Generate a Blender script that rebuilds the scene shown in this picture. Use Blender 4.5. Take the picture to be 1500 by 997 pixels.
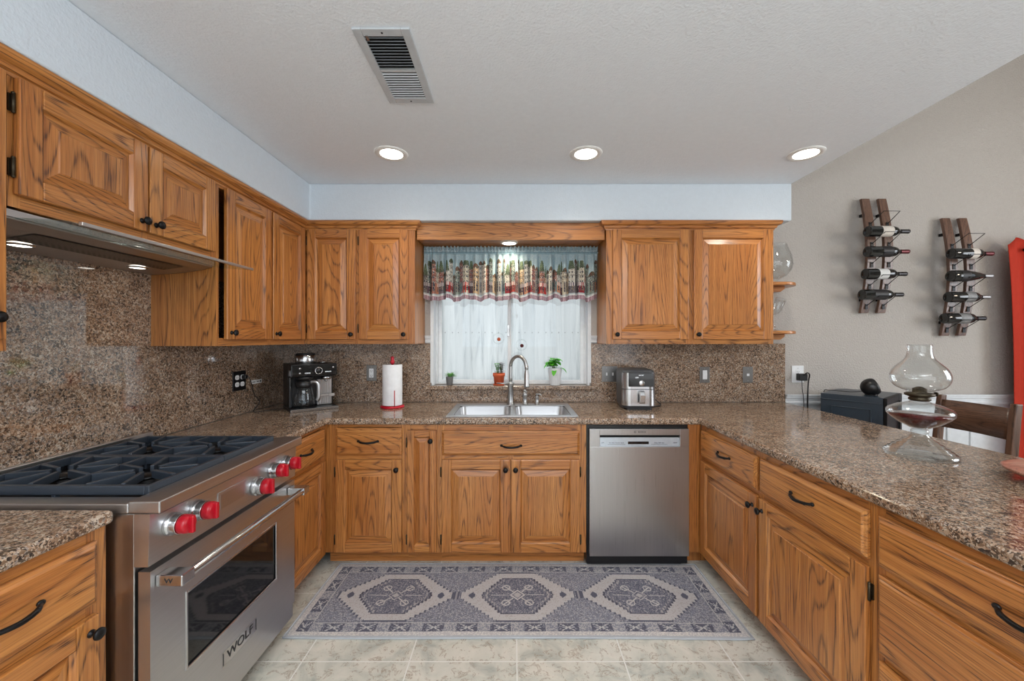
import bpy, bmesh, math, random
from mathutils import Vector, Matrix
random.seed(7)
S = bpy.context.scene
for o in list(bpy.data.objects): bpy.data.objects.remove(o)
COL = S.collection
PI = math.pi

# ------------------------------------------------------------------ camera, world, lights, exposure
cam_d = bpy.data.cameras.new('camera'); cam = bpy.data.objects.new('camera', cam_d); COL.objects.link(cam)
cam_d.sensor_width = 36.0; cam_d.lens = 585/1500*36.0; cam_d.clip_start = 0.02
cam_d.shift_x = -2/1500; cam_d.shift_y = -2/1500
cam.location = (0, 0, 1.38); cam.rotation_euler = (PI/2, 0, 0)
S.camera = cam
S.view_settings.view_transform = 'Standard'; S.view_settings.look = 'None'
S.view_settings.gamma = 1.0; S.view_settings.use_curve_mapping = False
S.view_settings.exposure = 0.0
W = bpy.data.worlds.new('world'); S.world = W; W.use_nodes = True
bg = W.node_tree.nodes['Background']; bg.inputs[0].default_value = (0.80, 0.90, 1.0, 1); bg.inputs[1].default_value = 1.35

def lamp(name, kind, loc, rot, energy, color, **kw):
    d = bpy.data.lights.new(name, kind); d.energy = energy; d.color = color
    for k, v in kw.items(): setattr(d, k, v)
    o = bpy.data.objects.new(name, d); COL.objects.link(o); o.location = loc; o.rotation_euler = rot
    return o
lamp('sun', 'SUN', (0, -4, 8), (math.radians(33), 0, 0), 2.1, (1, 0.98, 0.95), angle=0.03)
lamp('family_room_light', 'AREA', (0.3, -1.2, 2.40), (0, 0, 0), 46, (0.98, 0.98, 0.98), shape='RECTANGLE', size=2.8, size_y=1.8)
lamp('family_room_torchiere', 'AREA', (0.2, -1.0, 1.85), (PI, 0, 0), 75, (0.92, 0.96, 1.0), shape='DISK', size=0.5)
lamp('dining_window_light', 'AREA', (4.85, 0.9, 1.75), (0, math.radians(90), 0), 42, (0.92, 0.96, 1.0), shape='RECTANGLE', size=1.5, size_y=1.6)
lamp('dining_chandelier', 'POINT', (4.1, 0.9, 2.35), (0, 0, 0), 30, (1, 0.84, 0.66), shadow_soft_size=0.10)
lamp('rear_window_light', 'AREA', (0.5, -2.95, 1.35), (math.radians(90), 0, 0), 44, (0.90, 0.95, 1.0), shape='RECTANGLE', size=4.2, size_y=2.0)

# ------------------------------------------------------------------ material helpers
def srgb(r, g, b, a=1):
    f = lambda c: (c/255/12.92) if c/255 <= 0.04045 else ((c/255+0.055)/1.055)**2.4
    return (f(r), f(g), f(b), a)
class NT:
    def __init__(s, name):
        s.m = bpy.data.materials.new(name); s.m.use_nodes = True
        s.t = s.m.node_tree; s.n = s.t.nodes; s.b = s.n['Principled BSDF']; s.out = s.n['Material Output']
    def node(s, typ, **kw):
        n = s.n.new(typ)
        for k, v in kw.items():
            if isinstance(k, str) and hasattr(n, k): setattr(n, k, v)
        return n
    def link(s, a, b): s.t.links.new(a, b)
    def val(s, sock, v):
        if hasattr(v, 'is_output') or hasattr(v, 'links'): s.link(v, sock)
        else: sock.default_value = v
    def math(s, op, a, b=None, clamp=False):
        n = s.node('ShaderNodeMath', operation=op); n.use_clamp = clamp
        s.val(n.inputs[0], a)
        if b is not None: s.val(n.inputs[1], b)
        return n.outputs[0]
    def coords(s, randomize=False):
        tc = s.node('ShaderNodeTexCoord').outputs['Object']
        if randomize:
            oi = s.node('ShaderNodeObjectInfo')
            mu = s.node('ShaderNodeVectorMath', operation='SCALE'); mu.inputs[0].default_value = (13.1, 7.7, 5.3)
            s.link(oi.outputs['Random'], mu.inputs['Scale'])
            ad = s.node('ShaderNodeVectorMath', operation='ADD'); s.link(tc, ad.inputs[0]); s.link(mu.outputs[0], ad.inputs[1])
            return ad.outputs[0]
        return tc
    def mapping(s, vec, scale=(1, 1, 1), loc=(0, 0, 0), rot=(0, 0, 0)):
        m = s.node('ShaderNodeMapping'); s.link(vec, m.inputs[0])
        m.inputs['Scale'].default_value = scale; m.inputs['Location'].default_value = loc; m.inputs['Rotation'].default_value = rot
        return m.outputs[0]
    def noise(s, vec, scale, detail=2, rough=0.5, dist=0.0):
        n = s.node('ShaderNodeTexNoise'); s.link(vec, n.inputs['Vector'])
        n.inputs['Scale'].default_value = scale; n.inputs['Detail'].default_value = detail
        n.inputs['Roughness'].default_value = rough; n.inputs['Distortion'].default_value = dist
        return n.outputs['Fac']
    def ramp(s, fac, stops, interp='LINEAR'):
        r = s.node('ShaderNodeValToRGB'); r.color_ramp.interpolation = interp
        e = r.color_ramp.elements
        while len(e) > 1: e.remove(e[-1])
        e[0].position, e[0].color = stops[0]
        for p, c in stops[1:]:
            x = e.new(p); x.color = c
        s.link(fac, r.inputs[0]); return r.outputs[0]
    def mix(s, fac, a, b, blend='MIX'):
        n = s.node('ShaderNodeMix', data_type='RGBA', blend_type=blend)
        s.val(n.inputs[0], fac); s.val(n.inputs[6], a); s.val(n.inputs[7], b)
        return n.outputs[2]
    def bump(s, h, strength=0.3, dist=0.002):
        b = s.node('ShaderNodeBump'); b.inputs['Strength'].default_value = strength; b.inputs['Distance'].default_value = dist
        s.link(h, b.inputs['Height']); s.link(b.outputs[0], s.b.inputs['Normal'])
    def base(s, c): s.val(s.b.inputs['Base Color'], c)
    def set(s, **kw):
        for k, v in kw.items(): s.b.inputs[k.replace('_', ' ')].default_value = v
G = lambda v: (v, v, v, 1)

def plain(name, col, rough=0.5, metal=0.0, spec=0.5, bump=None, coat=0.0, vary=0.04):
    t = NT(name)
    c = t.coords()
    n = t.noise(c, 35, 3)
    lo = tuple(x*(1-vary) for x in col[:3])+(1,); hi = tuple(min(1, x*(1+vary)) for x in col[:3])+(1,)
    t.base(t.ramp(n, [(0.3, lo), (0.7, hi)]))
    t.set(Roughness=rough, Metallic=metal, Coat_Weight=coat); t.b.inputs['Specular IOR Level'].default_value = spec
    if bump: t.bump(t.noise(c, bump[0], 3), bump[1], bump[2])
    return t.m

def oak(name, axis, light=(206, 142, 76), mid=(172, 106, 48), dark=(84, 46, 20), warm=(160, 88, 38)):
    t = NT(name); c = t.coords(True); k = 'xyz'.index(axis)
    def st(a, g): v = [a, a, a]; v[k] = g; return tuple(v)
    wob = t.noise(t.mapping(c, st(60, 6)), 1.0, 2, 0.5)
    n1 = t.noise(t.mapping(c, st(1, 0.085)), 5.2, 1.0, 0.35, 0.1)
    rings = t.math('FRACT', t.math('ADD', t.math('MULTIPLY', n1, 42), t.math('MULTIPLY', wob, 0.5)))
    pores = t.noise(t.mapping(c, st(380, 9)), 1.0, 2.0, 0.6)
    streak = t.noise(t.mapping(c, st(70, 0.9)), 1.0, 2, 0.55)
    ringm = t.ramp(rings, [(0.0, G(1.0)), (0.06, G(0.95)), (0.15, G(0.35)), (0.30, G(0.04)), (0.86, G(0.03)), (0.95, G(0.55)), (1.0, G(1.0))])
    porem = t.ramp(pores, [(0.46, G(0.0)), (0.60, G(1.0))])
    dk = t.math('ADD', t.math('MULTIPLY', ringm, t.math('ADD', t.math('MULTIPLY', porem, 0.48), 0.40)), t.math('MULTIPLY', porem, 0.24), True)
    low = t.noise(t.mapping(c, st(2, 0.3)), 1.6, 1)
    colr = t.mix(t.ramp(streak, [(0.3, G(0)), (0.7, G(1))]), srgb(*mid), srgb(*light))
    colr = t.mix(t.math('MULTIPLY', t.ramp(low, [(0.35, G(0)), (0.65, G(1))]), 0.35), colr, srgb(*warm))
    colr = t.mix(dk, colr, srgb(*dark))
    t.base(colr); t.set(Roughness=0.34, Coat_Weight=0.3, Coat_Roughness=0.18)
    t.bump(dk, 0.22, -0.0007)
    return t.m

def granite(name, coat=0.0):
    t = NT(name); c = t.coords()
    d = t.node('ShaderNodeTexNoise'); d.inputs['Scale'].default_value = 60; d.inputs['Detail'].default_value = 2; t.link(c, d.inputs['Vector'])
    mv = t.node('ShaderNodeVectorMath', operation='SCALE'); t.link(d.outputs['Color'], mv.inputs[0]); mv.inputs['Scale'].default_value = 0.010
    ad = t.node('ShaderNodeVectorMath', operation='ADD'); t.link(c, ad.inputs[0]); t.link(mv.outputs[0], ad.inputs[1])
    def vor(scale):
        v = t.node('ShaderNodeTexVoronoi'); v.inputs['Scale'].default_value = scale; t.link(ad.outputs[0], v.inputs['Vector'])
        sp = t.node('ShaderNodeSeparateColor'); t.link(v.outputs['Color'], sp.inputs[0]); return sp.outputs[0], sp.outputs[1]
    a, a2 = vor(135); b, b2 = vor(300)
    clump = t.noise(c, 14, 3, 0.6)
    f = t.math('ADD', t.math('MULTIPLY', a, 0.75), t.math('MULTIPLY', t.math('SUBTRACT', clump, 0.5), 0.75), True)
    f = t.math('ADD', f, 0.12, True)
    c1 = t.ramp(f, [(0.0, srgb(54, 46, 42)), (0.12, srgb(86, 72, 60)), (0.24, srgb(122, 98, 78)), (0.40, srgb(148, 120, 98)),
                    (0.56, srgb(170, 144, 122)), (0.70, srgb(140, 126, 116)), (0.80, srgb(190, 174, 156)), (0.92, srgb(146, 106, 82))], 'CONSTANT')
    big = t.noise(t.mapping(c, (1, 1, 2.2)), 5, 3, 0.6, 0.8)
    c1 = t.mix(t.math('MULTIPLY', t.ramp(big, [(0.45, G(0)), (0.7, G(1))]), 0.35), c1, srgb(118, 88, 68))
    spk = t.ramp(b, [(0.0, G(1)), (0.14, G(0))], 'CONSTANT')
    c2 = t.mix(t.math('MULTIPLY', spk, 0.85), c1, srgb(58, 48, 42))
    spl = t.ramp(b2, [(0.0, G(0)), (0.87, G(1))], 'CONSTANT')
    c3 = t.mix(t.math('MULTIPLY', spl, 0.6), c2, srgb(200, 182, 162))
    t.base(c3); t.set(Roughness=0.06 if coat else 0.12, Coat_Weight=coat, Coat_IOR=1.7, Coat_Roughness=0.02); t.b.inputs['Specular IOR Level'].default_value = 0.9 if coat else 0.5
    return t.m

def steel(name, axis, col=(0.56, 0.56, 0.57), rough=0.34):
    t = NT(name); c = t.coords()
    st = [700, 700, 700]; st['xyz'.index(axis)] = 3
    n = t.noise(t.mapping(c, tuple(st)), 1.0, 2, 0.6)
    t.base(t.ramp(n, [(0.3, tuple(x*0.93 for x in col)+(1,)), (0.7, tuple(min(1, x*1.05) for x in col)+(1,))]))
    t.set(Metallic=1.0); 
    t.val(t.b.inputs['Roughness'], t.math('ADD', t.math('MULTIPLY', n, 0.12), rough-0.06))
    t.bump(n, 0.02, 0.0002)
    return t.m

def thin_glass(name, tint=(1, 1, 1, 1), edge=0.25, gloss=0.9, power=3.5, rough=0.02):
    t = NT(name)
    tr = t.node('ShaderNodeBsdfTransparent'); tr.inputs[0].default_value = tint
    gl = t.node('ShaderNodeBsdfGlossy'); gl.inputs['Roughness'].default_value = rough; gl.inputs[0].default_value = (gloss, gloss, gloss, 1)
    lw = t.node('ShaderNodeLayerWeight'); lw.inputs['Blend'].default_value = 0.5
    fr = t.math('ADD', t.math('MULTIPLY', t.math('POWER', lw.outputs['Facing'], power), edge), 0.035)
    mx = t.node('ShaderNodeMixShader'); t.link(fr, mx.inputs[0]); t.link(tr.outputs[0], mx.inputs[1]); t.link(gl.outputs[0], mx.inputs[2])
    t.link(mx.outputs[0], t.out.inputs['Surface']); return t.m

def glass(name, col=(1, 1, 1, 1), rough=0.0, ior=1.45, trans=1.0):
    t = NT(name); t.set(Base_Color=col, Roughness=rough, IOR=ior, Transmission_Weight=trans); return t.m

def emis(name, col, strength):
    t = NT(name); t.set(Base_Color=col, Emission_Color=col, Emission_Strength=strength); return t.m

def attr_mat(name, rough=0.9, sheen=0.0, transl=0.0, bump=None):
    t = NT(name)
    a = t.node('ShaderNodeAttribute'); a.attribute_name = 'paint'
    t.base(a.outputs['Color']); t.set(Roughness=rough); t.b.inputs['Specular IOR Level'].default_value = 0.15
    if bump: t.bump(t.noise(t.coords(), bump[0], 2), bump[1], bump[2])
    if transl:
        tl = t.node('ShaderNodeBsdfTranslucent'); t.link(a.outputs['Color'], tl.inputs[0])
        mx = t.node('ShaderNodeMixShader'); mx.inputs[0].default_value = transl
        t.link(t.b.outputs[0], mx.inputs[1]); t.link(tl.outputs[0], mx.inputs[2]); t.link(mx.outputs[0], t.out.inputs['Surface'])
    return t.m

M = {}
M['oz'] = oak('oak_vertical_grain', 'z'); M['ox'] = oak('oak_horizontal_grain', 'x'); M['oy'] = oak('oak_depth_grain', 'y')
M['granite'] = granite('speckled_brown_granite'); M['granite_wall'] = granite('polished_speckled_granite', 0.7)
M['steel_x'] = steel('brushed_steel', 'x'); M['steel_z'] = steel('brushed_steel_vertical', 'z', (0.46, 0.45, 0.45), rough=0.30)
M['steel_dark'] = steel('hood_steel', 'x', (0.48, 0.46, 0.45), 0.36)
M['chrome'] = plain('polished_steel', (0.54, 0.54, 0.55, 1), 0.2, 1.0)
M['plate'] = plain('aged_steel_plate', (0.24, 0.235, 0.23, 1), 0.38, 1.0)
M['nickel'] = plain('brushed_nickel', (0.46, 0.46, 0.46, 1), 0.30, 1.0)
M['black_metal'] = plain('black_metal', srgb(26, 25, 26), 0.38, 0.6)
M['bronze'] = plain('dark_bronze', srgb(70, 62, 48), 0.4, 0.8)
M['iron'] = plain('cast_iron', srgb(50, 58, 68), 0.36, 0.1, 0.6)
M['black'] = plain('black_plastic', srgb(22, 22, 24), 0.32)
M['black_gloss'] = plain('black_gloss', srgb(18, 19, 21), 0.05, 0, 0.6)
M['mw_black'] = plain('satin_black', srgb(20, 19, 20), 0.45, 0, 0.15)
M['dark_gap'] = plain('dark_void', srgb(10, 10, 10), 0.8)
M['white_plastic'] = plain('white_plastic', srgb(232, 234, 236), 0.35)
M['white_paint'] = plain('white_trim_paint', srgb(222, 226, 230), 0.35)
M['vent_paint'] = plain('vent_enamel', srgb(188, 193, 197), 0.4)
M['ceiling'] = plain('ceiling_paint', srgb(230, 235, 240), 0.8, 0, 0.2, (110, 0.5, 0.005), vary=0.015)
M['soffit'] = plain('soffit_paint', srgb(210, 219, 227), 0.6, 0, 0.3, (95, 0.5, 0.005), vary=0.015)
M['wall_tan'] = plain('tan_wall_paint', srgb(184, 178, 172), 0.7, 0, 0.25, (95, 0.9, 0.008), vary=0.02)
M['wall_grey'] = plain('grey_wall_paint', srgb(190, 188, 182), 0.7, 0, 0.25, (120, 0.4, 0.003), vary=0.02)
M['red'] = plain('red_plastic_knob', srgb(170, 8, 30), 0.3)
M['red_matt'] = plain('red_holder', srgb(190, 22, 44), 0.35)
M['paper'] = plain('paper_towel', srgb(232, 234, 238), 0.95, 0, 0.1, (260, 0.35, 0.002))
M['curtain'] = plain('red_curtain_cloth', srgb(176, 54, 38), 0.85, 0, 0.15, (600, 0.2, 0.001))
M['terracotta'] = plain('terracotta', srgb(200, 92, 54), 0.7)
M['pot_grey'] = plain('grey_pot', srgb(112, 112, 112), 0.6)
M['pot_white'] = plain('white_pot', srgb(226, 228, 232), 0.35)
M['soil'] = plain('soil', srgb(60, 44, 34), 0.95, vary=0.4)
M['leaf'] = plain('green_leaf', srgb(86, 186, 44), 0.5, vary=0.25)
M['leaf_pale'] = plain('pale_green_leaf', srgb(112, 176, 92), 0.6, vary=0.2)
M['leaf_purple'] = plain('purple_leaf', srgb(112, 84, 92), 0.6, vary=0.2)
M['stem'] = plain('plant_stem', srgb(90, 120, 60), 0.6)
M['bulb'] = emis('lamp_diffuser', (1, 0.93, 0.82, 1), 14)
M['hood_bulb'] = emis('hood_lamp', (1, 0.95, 0.85, 1), 4)
M['trim_white'] = plain('lamp_trim', srgb(226, 224, 220), 0.4)
M['pane'] = thin_glass('window_glass', (0.98, 1.0, 1.0, 1), 0.3)
M['clear'] = thin_glass('clear_thin_glass', (0.96, 0.97, 0.97, 1), 0.75)
M['ribbed'] = thin_glass('ribbed_pressed_glass', (0.90, 0.92, 0.92, 1), 0.6, 0.9, 1.4, 0.08)
M['visor'] = thin_glass('visor_glass', (0.86, 0.93, 0.92, 1), 0.5)
M['crystal'] = glass('clear_glass')
M['lamp_oil'] = glass('red_lamp_oil', srgb(104, 10, 20), 0.0, 1.33, 0.55)
M['bottle'] = plain('dark_bottle_glass', srgb(18, 20, 20), 0.06, coat=0.5)
M['dark_wood'] = oak('dark_stained_wood', 'y', (126, 94, 74), (98, 70, 54), (48, 34, 28), (84, 56, 44))
M['dark_wood_z'] = oak('dark_stained_wood_upright', 'z', (126, 94, 74), (98, 70, 54), (48, 34, 28), (84, 56, 44))
M['stave'] = oak('barrel_stave_wood', 'z', (124, 92, 74), (102, 72, 58), (58, 40, 34), (92, 64, 52))
M['bowl_wood'] = oak('bowl_wood', 'x', (190, 138, 116), (166, 110, 90), (112, 68, 56), (160, 100, 84))
M['navy'] = plain('dark_blue_grey_enamel', srgb(48, 60, 71), 0.32)
M['fryer'] = plain('dark_grey_casing', srgb(60, 62, 66), 0.35)
M['display'] = plain('display_strip', srgb(200, 210, 220), 0.2, 0.4)
M['ink'] = plain('dark_print', srgb(30, 32, 36), 0.5)
M['white_ink'] = emis('lit_display_print', (0.9, 0.95, 1, 1), 0.7)
M['lab_cream'] = plain('cream_label', srgb(214, 206, 196), 0.6, vary=0.12)
M['lab_white'] = plain('white_label', srgb(222, 222, 220), 0.6)
M['lab_black'] = plain('black_label', srgb(34, 32, 34), 0.5)
M['lab_grey'] = plain('grey_label', srgb(128, 128, 128), 0.5, vary=0.3)
M['lab_tan'] = plain('tan_label_mark', srgb(196, 158, 120), 0.5)
M['foil_dark'] = plain('dark_foil', srgb(52, 50, 52), 0.3, 0.6)
M['foil_red'] = plain('red_foil', srgb(96, 36, 40), 0.3, 0.5)
M['foil_grey'] = plain('grey_foil', srgb(150, 148, 148), 0.3, 0.6)
M['coffee_glass'] = thin_glass('carafe_glass', (0.88, 0.91, 0.93, 1), 0.6)

def fence_mat():
    t = NT('weathered_white_fence'); c = t.coords(True)
    g = t.noise(t.mapping(c, (15, 15, 0.9)), 1, 5, 0.6, 1.2)
    k = t.noise(t.mapping(c, (8, 8, 3.0)), 1, 2, 0.5, 0.5); f = t.noise(t.mapping(c, (160, 160, 3)), 1, 2)
    col = t.ramp(g, [(0.34, srgb(186, 191, 194)), (0.47, srgb(224, 227, 228)), (0.7, srgb(244, 245, 245))])
    col = t.mix(t.math('MULTIPLY', t.ramp(f, [(0.35, G(1)), (0.5, G(0))]), 0.10), col, srgb(190, 192, 194))
    oi = t.node('ShaderNodeObjectInfo')
    col = t.mix(t.math('MULTIPLY', oi.outputs['Random'], 0.6), col, srgb(204, 208, 211))
    t.base(t.mix(t.ramp(k, [(0.68, G(0)), (0.76, G(0.75))]), col, srgb(160, 156, 152))); t.set(Roughness=0.85); return t.m
M['fence'] = fence_mat()

def tile_mat():
    t = NT('stone_look_floor_tile'); c = t.coords()
    m = t.mapping(c, (1, 1, 1), (-0.015, -1.71, 0))
    br = t.node('ShaderNodeTexBrick'); br.offset = 0.0; br.squash = 1.0
    t.link(m, br.inputs['Vector']); br.inputs['Scale'].default_value = 1.0
    br.inputs['Brick Width'].default_value = 0.46; br.inputs['Row Height'].default_value = 0.46
    br.inputs['Mortar Size'].default_value = 0.0032; br.inputs['Mortar Smooth'].default_value = 0.2; br.inputs['Bias'].default_value = 0
    br.inputs['Color1'].default_value = srgb(204, 204, 196); br.inputs['Color2'].default_value = srgb(194, 197, 192); br.inputs['Mortar'].default_value = srgb(222, 222, 216)
    n = t.noise(c, 7, 6, 0.62, 0.6); n2 = t.noise(t.mapping(c, (1, 1, 1), (4, 2, 0)), 22, 6, 0.72, 1.0)
    sh = t.ramp(n, [(0.34, srgb(156, 160, 152)), (0.5, srgb(204, 202, 190)), (0.66, srgb(220, 214, 202))])
    col = t.mix(0.75, br.outputs['Color'], sh)
    cr = t.ramp(n2, [(0.55, G(0)), (0.59, G(0.75)), (0.615, G(0.05))])
    col = t.mix(cr, col, srgb(132, 106, 80))
    col = t.mix(br.outputs['Fac'], col, srgb(226, 225, 220))
    t.base(col); t.set(Roughness=0.28)
    t.bump(t.math('SUBTRACT', n, t.math('MULTIPLY', br.outputs['Fac'], 0.6)), 0.25, 0.003); return t.m
M['tile'] = tile_mat()

# ------------------------------------------------------------------ mesh helpers
class MB:
    def __init__(s): s.v = []; s.f = []; s.m = []; s.s = []; s.X = Matrix.Identity(4)
    def add(s, pts, faces, mi=0, smooth=False):
        b = len(s.v)
        s.v += [tuple(s.X @ Vector(p)) for p in pts]
        for f in faces: s.f.append([b+i for i in f]); s.m.append(mi); s.s.append(smooth)
        return s
    def box(s, x0, x1, y0, y1, z0, z1, mi=0):
        p = [(x0,y0,z0),(x1,y0,z0),(x1,y1,z0),(x0,y1,z0),(x0,y0,z1),(x1,y0,z1),(x1,y1,z1),(x0,y1,z1)]
        return s.add(p, [(0,3,2,1),(4,5,6,7),(0,1,5,4),(1,2,6,5),(2,3,7,6),(3,0,4,7)], mi)
    def prism(s, pts, z0, z1, mi=0, axis='z', smooth=False):
        n = len(pts)
        def P(a, b, h): return {'z': (a, b, h), 'y': (a, h, b), 'x': (h, a, b)}[axis]
        p = [P(a, b, z0) for a, b in pts]+[P(a, b, z1) for a, b in pts]
        s.add(p, [tuple(range(n))[::-1], tuple(range(n, 2*n))], mi)
        b = len(s.v)-2*n
        for i in range(n):
            j = (i+1) % n; s.f.append([b+i, b+j, b+n+j, b+n+i]); s.m.append(mi); s.s.append(smooth)
        return s
    def lathe(s, prof, c=(0, 0, 0), n=24, axis='z', mi=0, smooth=True, cap=True):
        pts = []; faces = []
        for r, h in prof:
            for k in range(n):
                a = 2*PI*k/n; u, w = r*math.cos(a), r*math.sin(a)
                q = {'z': (u, w, h), 'y': (u, h, w), 'x': (h, u, w)}[axis]
                pts.append((c[0]+q[0], c[1]+q[1], c[2]+q[2]))
        for i in range(len(prof)-1):
            for k in range(n):
                j = (k+1) % n; faces.append((i*n+k, i*n+j, (i+1)*n+j, (i+1)*n+k))
        s.add(pts, faces, mi, smooth)
        if cap:
            b = len(s.v)-len(pts)
            if prof[0][0] > 1e-5: s.f.append([b+k for k in range(n)][::-1]); s.m.append(mi); s.s.append(False)
            if prof[-1][0] > 1e-5: s.f.append([b+(len(prof)-1)*n+k for k in range(n)]); s.m.append(mi); s.s.append(False)
        return s
    def tube(s, path, r, n=10, mi=0, cap=True, squash=1.0):
        path = [Vector(p) for p in path]; L = len(path); rs = r if isinstance(r, (list, tuple)) else [r]*L
        pts = []; up = None
        for i, p in enumerate(path):
            t = (path[min(i+1, L-1)]-path[max(i-1, 0)]).normalized()
            if up is None:
                up = Vector((0, 0, 1)) if abs(t.z) < 0.9 else Vector((1, 0, 0))
            a = t.cross(up)
            if a.length < 1e-5: a = t.cross(Vector((0, 1, 0)))
            a.normalize(); b = a.cross(t).normalized(); up = b
            for k in range(n):
                th = 2*PI*k/n; pts.append(tuple(p+a*math.cos(th)*rs[i]+b*math.sin(th)*rs[i]*squash))
        faces = [(i*n+k, i*n+(k+1) % n, (i+1)*n+(k+1) % n, (i+1)*n+k) for i in range(L-1) for k in range(n)]
        s.add(pts, faces, mi, True)
        if cap:
            b0 = len(s.v)-len(pts)
            s.f.append([b0+k for k in range(n)][::-1]); s.m.append(mi); s.s.append(False)
            s.f.append([b0+(L-1)*n+k for k in range(n)]); s.m.append(mi); s.s.append(False)
        return s
    def ball(s, c, r, n=14, mi=0, sc=(1, 1, 1)):
        prof = [(max(1e-6, math.sin(PI*i/(n//2)))*1.0, -math.cos(PI*i/(n//2))) for i in range(n//2+1)]
        pts = []; 
        for rr, h in prof:
            for k in range(n):
                a = 2*PI*k/n; pts.append((c[0]+r*sc[0]*rr*math.cos(a), c[1]+r*sc[1]*rr*math.sin(a), c[2]+r*sc[2]*h))
        return s.add(pts, [(i*n+k, i*n+(k+1) % n, (i+1)*n+(k+1) % n, (i+1)*n+k) for i in range(n//2) for k in range(n)], mi, True)
    def grid(s, fn, nu, nv, mi=0, smooth=True):
        return s.add([fn(i/nu, j/nv) for j in range(nv+1) for i in range(nu+1)],
                     [(j*(nu+1)+i, j*(nu+1)+i+1, (j+1)*(nu+1)+i+1, (j+1)*(nu+1)+i) for j in range(nv) for i in range(nu)], mi, smooth)
    def build(s, name, mats, parent=None, bevel=0, seg=2, angle=35):
        me = bpy.data.meshes.new(name); me.from_pydata(s.v, [], s.f)
        if not isinstance(mats, (list, tuple)): mats = [mats]
        for m in mats: me.materials.append(M[m] if isinstance(m, str) else m)
        me.polygons.foreach_set('material_index', s.m); me.polygons.foreach_set('use_smooth', s.s)
        bm = bmesh.new(); bm.from_mesh(me); bmesh.ops.recalc_face_normals(bm, faces=bm.faces); bm.to_mesh(me); bm.free()
        me.update()
        o = bpy.data.objects.new(name, me); COL.objects.link(o)
        if parent: o.parent = parent
        if bevel:
            b = o.modifiers.new('bevel', 'BEVEL'); b.width = bevel; b.segments = seg; b.limit_method = 'ANGLE'; b.angle_limit = math.radians(angle); b.harden_normals = False
        return o
def rrect(w, d, r, n=6, cx=0, cy=0):
    out = []
    for (sx, sy, a0) in ((1, 1, 0), (-1, 1, 90), (-1, -1, 180), (1, -1, 270)):
        for i in range(n+1):
            a = math.radians(a0+90*i/n); out.append((cx+sx*(w/2-r)+r*math.cos(a), cy+sy*(d/2-r)+r*math.sin(a)))
    return out
def spline(P, n=8):
    P = [Vector(p) for p in P]; Q = [P[0]*2-P[1]]+P+[P[-1]*2-P[-2]]; out = []
    for i in range(1, len(Q)-2):
        a, b, c, d = Q[i-1:i+3]
        for k in range(n):
            t = k/n; out.append(0.5*((2*b)+(c-a)*t+(2*a-5*b+4*c-d)*t*t+(3*b-a-3*c+d)*t**3))
    return out+[P[-1]]
def thing(name, label, cat, loc=(0, 0, 0), rotz=0, group=None):
    o = bpy.data.objects.new(name, None); o.empty_display_size = 0.05; COL.objects.link(o)
    o.location = loc; o.rotation_euler = (0, 0, rotz); o['label'] = label; o['category'] = cat
    if group: o['group'] = group
    return o
def tag(o, label, cat, group=None):
    o['label'] = label; o['category'] = cat
    if group: o['group'] = group
    return o
def struct(o): o['kind'] = 'structure'; return o
def text(name, s, size, mat, parent, loc, rot=(PI/2, 0, 0), ext=0.0006, sx=1.0, align='CENTER', shear=0):
    cu = bpy.data.curves.new(name, 'FONT'); cu.body = s; cu.size = size; cu.extrude = ext; cu.align_x = align; cu.align_y = 'CENTER'; cu.shear = shear
    tmp = bpy.data.objects.new('tmp_text', cu); COL.objects.link(tmp); bpy.context.view_layer.update()
    me = bpy.data.meshes.new_from_object(tmp.evaluated_get(bpy.context.evaluated_depsgraph_get()))
    bpy.data.objects.remove(tmp)
    from mathutils import Euler
    me.transform(Matrix.Translation(loc) @ Euler(rot).to_matrix().to_4x4() @ Matrix.Diagonal((sx, 1, 1, 1)))
    me.name = name; me.materials.clear(); me.materials.append(M[mat])
    o = bpy.data.objects.new(name, me); COL.objects.link(o); o.parent = parent; return o
def attach(o, parent, frame=None):
    f = frame or parent
    o.parent = parent; o.matrix_parent_inverse = (Matrix.Translation(f.location) @ f.rotation_euler.to_matrix().to_4x4()).inverted() if f is parent else Matrix.Identity(4)
    return o
def copy_tree(o, parent=None):
    c = o.copy(); COL.objects.link(c)
    if parent: c.parent = parent
    for ch in list(o.children): copy_tree(ch, c)
    return c

# ------------------------------------------------------------------ the setting
XL, YB = -1.75, 3.03
FX, FY = 1.14, 2.417          # base cabinet face planes (left -FX, right +FX, back FY)
CT, CB = 0.905, 0.867         # counter top / underside
UB, UT = 1.347, 2.14          # upper cabinets
SOF = 2.18; CEIL = 2.43
WX0, WX1, WZ0, WZ1 = -0.615, 0.575, 1.03, 2.02
b = MB(); b.box(XL-0.2, 5.2, -3.2, YB+0.2, -0.12, 0); struct(b.build('floor', 'tile'))
b = MB(); b.box(XL-0.15, XL, -3.1, YB+0.15, 0, 2.6); struct(b.build('wall_left', 'wall_grey'))
b = MB(); b.box(XL, WX0, YB, YB+0.15, 0, 2.6); b.box(WX0, WX1, YB, YB+0.15, 0, WZ0-0.03); b.box(WX0, WX1, YB, YB+0.15, WZ1, 2.6)
b.box(WX1, 1.92, YB, YB+0.15, 0, 2.6); b.box(1.92, 5.1, YB, YB+0.15, 0, 4.3)
struct(b.build('wall_back', 'wall_tan'))
b = MB(); b.box(4.95, 5.1, 2.0, YB, 0, 4.3); b.box(4.95, 5.1, -3.1, -0.2, 0, 4.3); b.box(4.95, 5.1, -0.2, 2.0, 0, 0.7); b.box(4.95, 5.1, -0.2, 2.0, 2.6, 4.3)
struct(b.build('wall_right', 'wall_tan'))
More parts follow.
